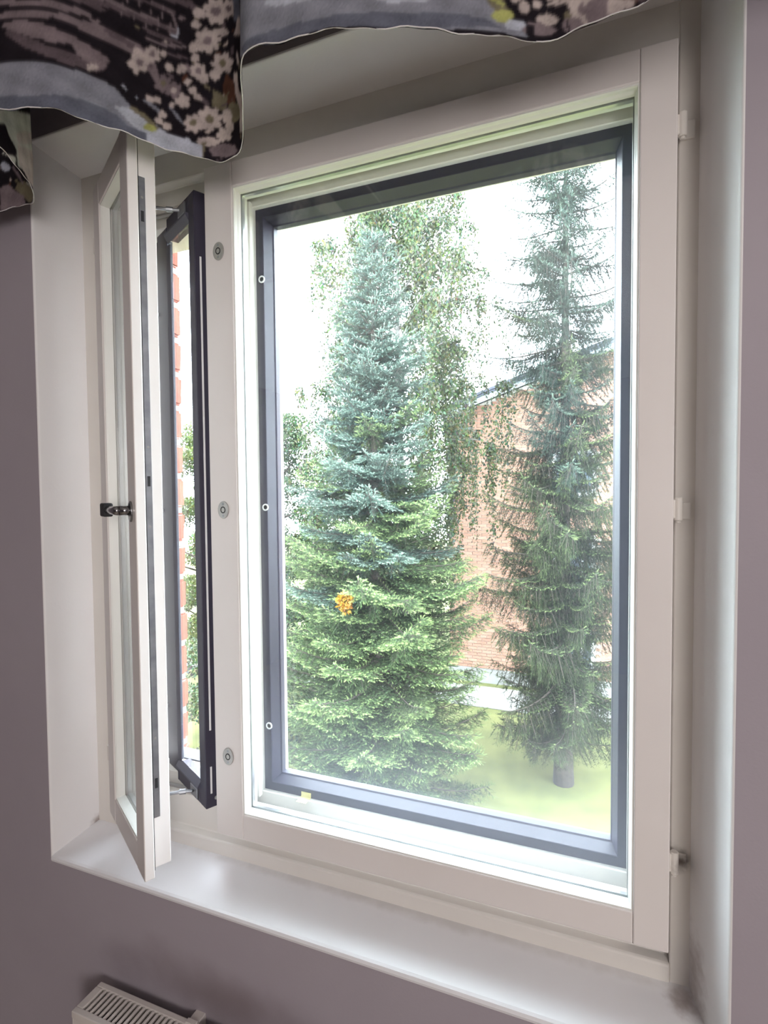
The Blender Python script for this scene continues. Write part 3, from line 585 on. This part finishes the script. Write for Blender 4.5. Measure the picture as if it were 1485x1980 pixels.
def make_valance():
    cv, S = smooth_curve(CP, 40)
    nu, nv = 1040, 118
    us = np.linspace(0, S[-1], nu); xs = np.interp(us, S, cv[:, 0]); ys = np.interp(us, S, cv[:, 1])
    ZL, ZT = 1.2, CEIL - .012
    zs = ZL + (ZT - ZL) * np.linspace(0, 1, nv) ** 1.15
    X = np.repeat(xs[:, None], nv, 1); Y = np.repeat(ys[:, None], nv, 1); Zg = np.repeat(zs[None], nu, 0)
    U = np.repeat(us[:, None], nv, 1)
    Zg = Zg + np.where(Zg < 1.201, .0018 * np.sin(U * 60) + .001 * np.sin(U * 143), 0)
    Y = Y + .0025 * np.sin(U * 31 + Zg * 20) * np.sin(Zg * 17)
    col = np.zeros((nu, nv, 3)); col[:] = PAL[11]
    rep = .655
    for shift in (-rep, rep):
        for s in PRINT:
            p = np.array(s[1:], float).reshape(-1, 2) / 1000; p[:, 0] += shift
            if shift < 0 and p[:, 0].max() > .50: continue
            if shift > 0 and p[:, 0].min() < 1.99: continue
            paint(U, Zg, col, p, PAL[s[0]])
    r = np.random.default_rng(8)
    for uc in (1.22 - 2 * rep, 1.22 - rep, 1.22, 1.22 + rep, 1.22 + 2 * rep):   # small leaves and buds between the blossoms
        for k in range(70):
            u0, v0, rr = uc + r.normal(0, .055), r.uniform(1.2, 1.5), r.uniform(.003, .009)
            an = r.uniform(0, 3.14); w = np.arange(7) / 7 * 2 * np.pi
            x, y = rr * np.cos(w), rr * .5 * np.sin(w)
            paint(U, Zg, col, np.stack([u0 + x * np.cos(an) - y * np.sin(an), v0 + x * np.sin(an) + y * np.cos(an)], 1), PAL[(0, 1, 7, 1, 8, 6)[k % 6]])
    for s in PRINT:
        p = np.array(s[1:], float).reshape(-1, 2) / 1000
        paint(U, Zg, col, p, PAL[s[0]])
    for c, q in ((3, (.80, 1.19, 1.10, 1.19, 1.12, 1.214, .80, 1.216)), (4, (1.10, 1.19, 1.19, 1.19, 1.19, 1.222, 1.10, 1.214))):
        paint(U, Zg, col, np.array(q).reshape(-1, 2), PAL[c])
    up = Zg > 1.47                                          # the upper cloth repeats the flower ground
    r = np.random.default_rng(5)
    for k in range(150):
        u0, v0, rr = r.uniform(0, S[-1]), r.uniform(1.47, 1.6), r.uniform(.008, .022)
        a = np.arange(15) / 15 * 2 * np.pi
        q = rr * np.where(np.arange(15) % 3 == 0, .72, 1.0)
        c = col.copy(); paint(U, Zg, c, np.stack([u0 + q * np.cos(a), v0 + q * np.sin(a)], 1), PAL[r.integers(0, 7)])
        col[up] = c[up]
    blur = col.copy()
    blur[1:-1, 1:-1] = .5 * col[1:-1, 1:-1] + .125 * (col[:-2, 1:-1] + col[2:, 1:-1] + col[1:-1, :-2] + col[1:-1, 2:])
    mott = 1 + .16 * (np.sin(U * 97 + Zg * 61) * np.sin(U * 41 - Zg * 133)) [..., None] + r.normal(0, .05, col.shape[:2])[..., None]
    col = np.clip(blur * mott, 0, 1)
    V = np.stack([X, Y, Zg], -1).reshape(-1, 3)
    i = np.arange(nu - 1)[:, None] * nv + np.arange(nv - 1)[None]
    F = np.stack([i, i + nv, i + nv + 1, i + 1], -1).reshape(-1, 4)
    me = bpy.data.meshes.new('curtain_valance')
    me.from_pydata(V.tolist(), [], F.tolist())
    at = me.color_attributes.new('print', 'FLOAT_COLOR', 'POINT')
    at.data.foreach_set('color', np.concatenate([col.reshape(-1, 3), np.ones((nu * nv, 1))], 1).astype(np.float32).ravel())
    me.polygons.foreach_set('use_smooth', [True] * len(F))
    o = link('curtain_valance', me, M['fabric'])
    tag(o, 'dark floral valance curtain with grey-blue band, hanging in deep waves over the window', 'curtain')
    hm = MB(); hp = [(x, y, 1.2005 + .0018 * math.sin(u * 60) + .001 * math.sin(u * 143)) for x, y, u in zip(xs[::4], ys[::4], us[::4])]
    hm.tube(hp, .0008, 6)
    hm.build('hem', M['hem'], o, smooth=True)
    rl = MB().box(-.9, 1.0, -.235, -.205, CEIL - .014, CEIL).build('curtain_rail', M['ring_white'], o)
make_valance()

# ------------------------------------------------------------------ ground, path, building opposite
tag(MB().box(-40, 40, .35, 60, GROUND - .3, GROUND).build('ground', M['lawn']), kind='structure')
tag(MB().box(-12, 14, 13.1, 14.6, GROUND, GROUND + .03).build('path', M['concrete'], None, .01, 1), kind='structure')

BY = 15.0
bl = tag(empty('apartment_building', (2.5, BY, GROUND)), 'salmon red brick apartment house with dark sloping roof, behind the two spruces', 'building')
def B_(o):
    o.matrix_parent_inverse = bl.matrix_basis.inverted(); return o
EX, EZ, SL = -3.62, 2.86, .333                       # eave corner and roof slope
RXM = 4.6                                            # ridge
def roof_z(x): return EZ + SL * (min(x, 2 * RXM - x) - EX)
FX0, FX1 = -3.42, 2 * RXM + 3.42
PLZ = GROUND + .42
wl = MB().prism([(FX0, PLZ), (FX1, PLZ), (FX1, roof_z(FX1) - .05), (RXM, roof_z(RXM) - .05), (FX0, roof_z(FX0) - .05)], 'y', BY + .02, BY + 9)
B_(wl.build('mortar_wall', M['mortar'], bl))
WIN = [(-.42, .66, .49, 1.74), (-.42, .66, -2.14, -.66), (-.42, .66, -4.40, -3.30)]
WIN += [(2.6, 3.9, z0, z1) for _, _, z0, z1 in WIN] + [(6.0, 7.3, z0, z1) for _, _, z0, z1 in WIN]
cw, chh, bw, bh = .285, .0915, .270, .0765
near, rest = [], []
rows = int((roof_z(RXM) - PLZ) / chh)
for j in range(rows):
    z = PLZ + chh * (j + .5)
    for i in range(-1, int((FX1 - FX0) / cw) + 1):
        x0 = FX0 + cw * i + (cw / 2 if j % 2 else 0); x1 = x0 + bw
        x0, x1 = max(x0, FX0), min(x1, FX1)
        if x1 - x0 < .05: continue
        if z + .06 > min(roof_z(x0), roof_z(x1)) - .03: continue
        cut = False
        for a, b, c, d in WIN:
            if x1 > a - .01 and x0 < b + .01 and z + .05 > c and z - .05 < d: cut = True
        if cut: continue
        full = abs(x1 - x0 - bw) < .001
        if full and x0 < -.95 and x0 > -3.2 and -.75 < z < 2.9 and len(near) < 290: near.append((x0, z))
        else: rest.append((x0, x1, z))
bm_b = MB().box(0, bw, -.008, .03, -bh / 2, bh / 2)
me_b = bpy.data.meshes.new('brick'); me_b.from_pydata(bm_b.v, [], bm_b.f); me_b.materials.append(M['far_brick'])
for x0, z in near:
    o = link('brick', me_b, None, bl); o.location = (x0, BY + rng.uniform(-.003, .003), z); B_(o)
mb = MB()
for x0, x1, z in rest:
    y = BY - .008 + rng.uniform(-.003, .003)
    mb.add([(x0, y, z - bh / 2), (x1, y, z - bh / 2), (x1, y, z + bh / 2), (x0, y, z + bh / 2), (x0, BY + .03, z - bh / 2), (x1, BY + .03, z - bh / 2), (x1, BY + .03, z + bh / 2), (x0, BY + .03, z + bh / 2)],
           [(0, 1, 2, 3), (0, 4, 5, 1), (3, 2, 6, 7), (0, 3, 7, 4), (1, 5, 6, 2)])
tag(B_(mb.build('brickwork', M['far_brick'], bl)), kind='stuff')
B_(MB().box(FX0 - .02, FX1 + .02, BY - .05, BY + 9, GROUND - .1, PLZ).build('plinth', M['concrete'], bl))
for a, b, c, d in WIN:
    fr_ = MB()
    fr_.box(a, a + .07, BY - .02, BY + .08, c, d).box(b - .07, b, BY - .02, BY + .08, c, d).box(a, b, BY - .02, BY + .08, c, c + .08).box(a, b, BY - .02, BY + .08, d - .08, d).box(a + .68 * (b - a), a + .68 * (b - a) + .06, BY - .02, BY + .08, c, d)
    w = B_(fr_.build('window', M['shutter'], bl))
    MB().box(a + .05, b - .05, BY + .005, BY + .015, c + .05, d - .05).build('pane', M['farglass'], w)
    MB().box(a - .03, b + .03, BY - .09, BY, c - .035, c).build('sill', M['tin'], w)
for s in (0, 1):
    def mx(x): return x if s == 0 else 2 * RXM - x
    def strip(name, mat, dz0, dz1, y0, y1):
        x0, x1 = EX, RXM
        B_(MB().prism([(mx(x0), roof_z(x0) + dz0), (mx(x1), roof_z(x1) + dz0), (mx(x1), roof_z(x1) + dz1), (mx(x0), roof_z(x0) + dz1)], 'y', y0, y1).build(name, mat, bl))
    strip('roof', M['roof'], .11, .19, BY - .52, BY + 9.3)
    strip('verge_trim', M['roof'], .045, .10, BY - .50, BY - .44)
    strip('fascia', M['fascia'], -.12, .04, BY - .47, BY - .43)
    strip('soffit', M['fascia'], .02, .05, BY - .43, BY + .02)

# ------------------------------------------------------------------ trees
def shoots_to_mesh(name, shoots, stems, nper, nlen, nwid, cols, rs, mats, spread=.9):
    """shoots: rows p0(3) dir(3) len shade; needles are single triangles round each shoot; stems: (points, radii)"""
    Sx = np.array(shoots, float); ns = len(Sx)
    P0, D, Ln, Sh = Sx[:, :3], Sx[:, 3:6], Sx[:, 6], Sx[:, 7]
    D = D / np.linalg.norm(D, axis=1, keepdims=True)
    t = (np.arange(nper)[None] + rs.uniform(0, 1, (ns, nper))) / nper
    base = P0[:, None] + D[:, None] * (t * Ln[:, None])[..., None]
    rv = rs.normal(size=(ns, nper, 3)); rv -= (rv * D[:, None]).sum(-1, keepdims=True) * D[:, None]
    rv /= np.linalg.norm(rv, axis=-1, keepdims=True) + 1e-9
    nd = rv * spread + D[:, None] * .55; nd /= np.linalg.norm(nd, axis=-1, keepdims=True)
    L = nlen * rs.uniform(.75, 1.15, (ns, nper)) * (1 - .45 * t ** 3)
    tip = base + nd * L[..., None]
    wv = np.cross(nd, D[:, None]); wv /= np.linalg.norm(wv, axis=-1, keepdims=True) + 1e-9
    a, b = base + wv * nwid, base - wv * nwid
    V = np.stack([a, b, tip], 2).reshape(-1, 3)
    nF = len(V) // 3
    F = np.arange(nF * 3).reshape(-1, 3)
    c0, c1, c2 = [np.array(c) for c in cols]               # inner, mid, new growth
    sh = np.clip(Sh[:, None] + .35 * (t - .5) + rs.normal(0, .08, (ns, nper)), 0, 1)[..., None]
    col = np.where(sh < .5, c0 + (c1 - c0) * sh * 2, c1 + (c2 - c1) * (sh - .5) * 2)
    col = np.repeat(col.reshape(-1, 3), 3, 0)
    sm = MB()
    for pts, rad in stems: sm.tube(pts, rad, 5, False)
    nv0 = len(V)
    allV = np.concatenate([V, np.array(sm.v, float).reshape(-1, 3)])
    faces = F.tolist() + [[i + nv0 for i in f] for f in sm.f]
    me = bpy.data.meshes.new(name); me.from_pydata(allV.tolist(), [], faces)
    at = me.color_attributes.new('tint', 'FLOAT_COLOR', 'POINT')
    cc = np.ones((len(allV), 4), np.float32); cc[:nv0, :3] = col; cc[nv0:, :3] = (.10, .075, .06)
    at.data.foreach_set('color', cc.ravel())
    for m in mats: me.materials.append(m)
    mi = np.zeros(len(faces), np.int32); mi[len(F):] = 1
    me.polygons.foreach_set('material_index', mi)
    return me

def spruce_branch(name, L, rs, cols, hang=0.0, dense=1.0):
    """a spray of side twigs set with finger-like shoots; hang > 0 lets the twigs hang from the branch like a fringe"""
    shoots, stems = [], []
    drop = (-.16, .22) if hang < .5 else (-.26, .28)
    def axis(t): return np.array([L * t, .03 * L * math.sin(5 * t), L * (drop[0] * t + drop[1] * t ** 3)])
    stems.append(([axis(t) for t in np.linspace(0, 1, 9)], list(np.linspace(.011 + .007 * L, .003, 9))))
    up = np.array([0, 0, 1.0])
    def twig(p, fw, tl, shade, step, lift):
        q = p + fw * tl; q[2] -= (.08 + .25 * hang) * tl
        stems.append(([p, (p + q) / 2 + up * .03 * tl, q], [.004, .003, .002]))
        side = np.cross(fw, up); side /= np.linalg.norm(side) + 1e-6
        m = max(2, int(tl / step))
        for j in range(m):
            f = (j + rs.uniform(.1, .9)) / m
            pp = p + (q - p) * f + up * .03 * tl * (1 - abs(2 * f - 1))
            for sd in (1, -1):
                d = fw * rs.uniform(.6, 1.0) + side * sd * rs.uniform(.5, .9) + up * rs.uniform(-.15, .45) * lift
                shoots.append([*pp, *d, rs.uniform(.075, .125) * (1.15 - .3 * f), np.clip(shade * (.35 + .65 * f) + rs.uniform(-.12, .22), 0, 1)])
        shoots.append([*(q - fw * .04), *(fw + up * .15 * lift), .095, min(1, shade + .35)])
    n = max(5, int(L / .055 * dense))
    for k in range(n):
        t = min(1, .06 + .94 * (k + rs.uniform(0, .6)) / n)
        p = axis(t); s = 1 if k % 2 else -1
        env = (.42 * L * (1 - t) ** .7 + .09) * rs.uniform(.65, 1.15)
        if hang < .5:
            fw = np.array([.66, s * .72, .05 - .20 * rs.uniform()]); fw /= np.linalg.norm(fw)
            twig(p, fw, env, .30 + .45 * t, .056, 1.0)
            if env > .30:                                    # second order twigs
                for f in (.35, .62):
                    pp = p + fw * env * f
                    f2 = np.array([.95, s * -.12, -.10]) + rs.normal(0, .12, 3); f2 /= np.linalg.norm(f2)
                    twig(pp, f2, env * .38, .30 + .45 * t, .060, 1.0)
            if rs.uniform() < .55:
                f3 = np.array([.45, s * .35, -.75]) + rs.normal(0, .15, 3); f3 /= np.linalg.norm(f3)
                twig(p, f3, min(.34, env * .7), .12 + .25 * t, .048, .3)
            if rs.uniform() < .7:
                shoots.append([*p, *np.array([.6, s * .3, .75]), .085, .65 + .3 * rs.uniform()])
        else:
            hl = min(.52, (.30 * L * (1 - .75 * t) + .10)) * rs.uniform(.55, 1.15)
            f3 = np.array([.28, s * .22, -.9]) + rs.normal(0, .14, 3); f3 /= np.linalg.norm(f3)
            twig(p, f3, hl, .18 + .25 * t, .046, .1)
            fw = np.array([.7, s * .68, .02]); fw /= np.linalg.norm(fw)
            twig(p, fw, min(.34, env * .55), rs.uniform(.15, .8), .05, 1.0)
            if env > .3:
                pp = p + fw * env * .35
                twig(pp, f3, hl * .8, .15 + .2 * t, .05, .1)
    e = axis(1.0) - axis(.94)
    shoots.append([*axis(.97), *(e / np.linalg.norm(e)), .13, 1.0])
    return shoots_to_mesh(name, shoots, stems, 28, .0205, .0028, cols, rs, (M['needles'], M['bark']))

def trunk(name, base, top, r0, r1, mat, parent, wob=.0, n=14):
    pts, rad = [], []
    for k in range(n):
        t = k / (n - 1)
        pts.append((base[0] + (top[0] - base[0]) * t + wob * math.sin(6 * t), base[1] + (top[1] - base[1]) * t + wob * math.cos(5 * t) - wob, base[2] + (top[2] - base[2]) * t))
        rad.append((r0 + (r1 - r0) * t) * (1.25 if k == 0 else 1))
    return MB().tube(pts, rad, 12).build(name, mat, parent, smooth=True)

def spruce(name, label, x, y, ztop, radius_at, zlow, cols_low, cols_top, hang, n_br, seed, trunk_r, lengths, gaps=None, mix=.20):
    root = tag(empty(name, (x, y, GROUND)), label, 'tree')
    trunk('trunk', (0, 0, 0), (0, 0, ztop - GROUND), trunk_r, .012, M['bark'], root)
    rs = np.random.default_rng(seed)
    meshes = {}
    for li, L in enumerate(lengths):
        for v in range(3):
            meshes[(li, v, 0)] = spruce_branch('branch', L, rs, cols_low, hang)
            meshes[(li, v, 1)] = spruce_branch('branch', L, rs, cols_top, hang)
    # heights spaced so that short upper whorls sit closer together
    hs, per = [], 7                                          # whorls of branches round the trunk
    nw = n_br // per
    for k in range(n_br):
        t = (k // per + .5 + rs.normal(0, .16)) / nw
        hs.append(min(ztop - .1, zlow + (ztop - .12 - zlow) * max(0, t) ** .92))
    for k, z in enumerate(hs):
        R = radius_at(z)
        if gaps and gaps(z, rs): continue
        R *= rs.uniform(.80, 1.12) if hang < .5 else rs.uniform(.62, 1.18)
        li = int(np.argmin([abs(L - R) for L in lengths]))
        topness = (z - zlow) / (ztop - zlow)
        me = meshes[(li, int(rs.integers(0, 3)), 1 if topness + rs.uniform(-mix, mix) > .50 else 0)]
        o = bpy.data.objects.new('branch', me); C.objects.link(o); o.parent = root
        s = R / lengths[li]
        az = (k % per) * 2 * math.pi / per + (k // per) * 1.1 + rs.uniform(-.3, .3)
        elev = (.10 + .95 * max(0, topness - .55) ** 1.2) if hang < .5 else (-.02 + .25 * topness)
        o.location = (0, 0, z - GROUND)
        o.rotation_euler = (rs.uniform(-.25, .25), -elev + rs.uniform(-.22, .22), az)
        o.scale = (s, max(.8, s), max(.85, s))
    return root

def rad1(z):                                             # broad blue spruce
    pts = [(-5, 1.75), (-3.0, 1.9), (-1.2, 1.85), (-.4, 1.72), (.6, 1.40), (1.4, 1.08), (2.6, .92), (3.6, .72), (4.4, .50), (4.9, .30), (5.25, .12)]
    return float(np.interp(z, [p[0] for p in pts], [p[1] for p in pts]))
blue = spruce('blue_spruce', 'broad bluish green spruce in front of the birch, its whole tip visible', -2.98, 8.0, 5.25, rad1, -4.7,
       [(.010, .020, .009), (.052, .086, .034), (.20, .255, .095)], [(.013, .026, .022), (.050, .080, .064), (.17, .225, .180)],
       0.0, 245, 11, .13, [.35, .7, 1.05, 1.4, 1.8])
def rad2(z):
    pts = [(-5, 1.5), (-3.6, 1.55), (-2.4, 1.7), (-.5, 1.65), (1.0, 1.45), (2.2, 1.05), (2.7, .85), (3.2, 1.45), (4.4, 1.35), (5.4, 1.1), (6.6, .95), (8.5, .6)]
    return float(np.interp(z, [p[0] for p in pts], [p[1] for p in pts]))
spruce('hanging_spruce', 'tall thin spruce with hanging twigs in front of the brick house, its tip cut off', .12, 10.0, 8.8, rad2, -4.2,
       [(.013, .017, .009), (.042, .060, .027), (.135, .172, .066)], [(.012, .021, .018), (.036, .057, .044), (.105, .145, .105)],
       0.75, 285, 23, .16, [.7, 1.1, 1.5, 1.8], lambda z, rs: rs.uniform() < (.22 if 2.2 < z < 6 else .05))

def leaf_cloud(name, centres, n, size, cols, rs, parent, mat, droop=0.0):
    """n separate leaves, each a folded pair of triangles, scattered through the given clumps (cx, cy, cz, rx, ry, rz, weight)"""
    Cn = np.array(centres, float); w = Cn[:, 6] / Cn[:, 6].sum()
    idx = rs.choice(len(Cn), n, p=w)
    d = rs.normal(size=(n, 3)); d /= np.linalg.norm(d, axis=1, keepdims=True)
    rr = rs.uniform(0.25, 1, n) ** .45
    P = Cn[idx, :3] + d * rr[:, None] * Cn[idx, 3:6]
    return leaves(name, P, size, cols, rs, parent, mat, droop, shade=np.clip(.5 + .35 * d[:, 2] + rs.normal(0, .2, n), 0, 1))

def leaves(name, P, size, cols, rs, parent, mat, droop, shade):
    n = len(P)
    ax = rs.normal(size=(n, 3)); ax[:, 2] -= droop * 2; ax /= np.linalg.norm(ax, axis=1, keepdims=True)
    sd = np.cross(ax, rs.normal(size=(n, 3))); sd /= np.linalg.norm(sd, axis=1, keepdims=True) + 1e-9
    nm = np.cross(ax, sd)
    s = size * rs.uniform(.7, 1.3, n)[:, None]
    a, b = P, P + ax * s
    m = P + ax * s * .45
    V = np.stack([a, m + sd * s * .33 + nm * s * .08, b, m - sd * s * .33 + nm * s * .08], 1).reshape(-1, 3)
    i = np.arange(n)[:, None] * 4
    F = np.concatenate([i + [0, 1, 2], i + [0, 2, 3]])
    c0, c1 = np.array(cols[0]), np.array(cols[1])
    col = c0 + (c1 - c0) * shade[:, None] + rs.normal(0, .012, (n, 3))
    cc = np.ones((n * 4, 4), np.float32); cc[:, :3] = np.repeat(np.clip(col, .005, 1), 4, 0)
    me = bpy.data.meshes.new(name); me.from_pydata(V.tolist(), [], F.tolist())
    me.color_attributes.new('tint', 'FLOAT_COLOR', 'POINT').data.foreach_set('color', cc.ravel())
    o = link(name, me, mat, parent)
    tag(o, kind='stuff')
    return o

def birch():
    x, y = -3.75, 11.4
    root = tag(empty('weeping_birch', (x, y, GROUND)), 'tall weeping birch with thin hanging twigs, behind the blue spruce', 'tree')
    rs = np.random.default_rng(31)
    H = 13.4
    trunk('trunk', (0, 0, 0), (.15, .1, H), .15, .015, M['birch_bark'], root, .08)
    pts, sh, tw = [], [], MB()
    for k in range(60):
        z0 = 4.0 + 9.2 * (k / 60) ** .9
        az = k * 2.4 + rs.uniform(-.3, .3)
        ln = (3.0 - 1.4 * max(0, (z0 - 6.5) / 7)) * (.72 if z0 < 6.2 else 1) * rs.uniform(.65, 1.1)
        path = []
        for t in np.linspace(0, 1, 6):
            path.append((ln * t * math.cos(az), ln * t * math.sin(az), z0 + ln * (.75 * t - .55 * t * t)))
        MB().tube(path, list(np.linspace(.028, .006, 6)), 6).build('limb', M['birch_bark'], root, smooth=True)
        for q in range(17):
            t = rs.uniform(.25, 1.0)
            p = np.array([np.interp(t, np.linspace(0, 1, 6), [c[i] for c in path]) for i in range(3)])
            hl = rs.uniform(.7, 2.5) * (1.0 if z0 < 9.5 else .7)
            dx, dy = rs.normal(0, .16, 2)
            sp = [p, p + [dx * .6 + .05, dy * .6, -.15 * hl], p + [dx, dy, -.55 * hl], p + [dx * 1.1, dy * 1.1, -hl]]
            if q < 8: tw.tube(sp, [.004, .003, .002, .0015], 4, False)
            m = int(hl * 80)
            f = rs.uniform(.02, 1, m) * 3; i = np.minimum(f.astype(int), 2); g = (f - i)[:, None]
            A = np.array(sp)
            pts.append(A[i] * (1 - g) + A[i + 1] * g + rs.normal(0, .050, (m, 3))); sh.append(rs.uniform(0, 1, m))
    tag(tw.build('hanging_twig', M['birch_bark'], root), kind='stuff')
    leaves('leaf', np.concatenate(pts), .074, [(.030, .042, .018), (.085, .102, .050)], rs, root, M['leaves'], .8, np.concatenate(sh))
birch()

def broad_tree(name, label, x, y, h, clumps, n, size, cols, seed, group=None, spread=1.0, low=.08):
    root = tag(empty(name, (x, y, GROUND)), label, 'tree', group)
    rs = np.random.default_rng(seed)
    trunk('trunk', (0, 0, 0), (.1 * min(1, spread * 2), 0, h * .8), .11 if spread == 1 else .025, .02 if spread == 1 else .012, M['bark'], root, .06)
    cl = []
    for k in range(clumps):
        t = (k + .5) / clumps
        a = k * 2.4
        r = (2.1 * spread * math.sin(math.pi * min(.97, .18 + .80 * t)) ** .8) * rs.uniform(.3, 1.0)
        cz = h * (low + (.94 - low) * t)
        k3 = min(1, spread * 1.5)
        cl.append((r * math.cos(a), r * math.sin(a), cz, rs.uniform(.45, .8) * k3, rs.uniform(.45, .8) * k3, rs.uniform(.3, .55) * k3, 1))
        if k % 2: MB().tube([(0, 0, cz - .6), (r * math.cos(a) * .5, r * math.sin(a) * .5, cz - .25), (r * math.cos(a), r * math.sin(a), cz)], [.035 * min(1, spread * 3), .022 * min(1, spread * 3), .008], 6).build('limb', M['bark'], root, smooth=True)
    leaf_cloud('leaf', cl, n, size, cols, rs, root, M['leaves'], .2)
    return root
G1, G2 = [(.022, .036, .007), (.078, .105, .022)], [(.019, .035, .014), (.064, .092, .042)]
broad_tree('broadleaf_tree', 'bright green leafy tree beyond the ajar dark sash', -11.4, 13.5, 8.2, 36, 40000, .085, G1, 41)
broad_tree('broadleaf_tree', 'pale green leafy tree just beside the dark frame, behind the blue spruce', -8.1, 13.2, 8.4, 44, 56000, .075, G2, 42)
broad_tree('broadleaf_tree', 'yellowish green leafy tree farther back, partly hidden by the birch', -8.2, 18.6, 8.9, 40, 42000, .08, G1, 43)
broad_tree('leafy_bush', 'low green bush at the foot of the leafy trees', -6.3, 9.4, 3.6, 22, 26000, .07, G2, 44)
tuft = leaf_cloud('yellowed_tuft', [(.10, -1.47, 4.02, .13, .10, .17, 1)], 320, .06, [(.20, .085, .008), (.30, .17, .02)], np.random.default_rng(45), blue, M['leaves'], .2)
tuft['label'] = 'tuft of orange yellow leaves caught among the green branches'
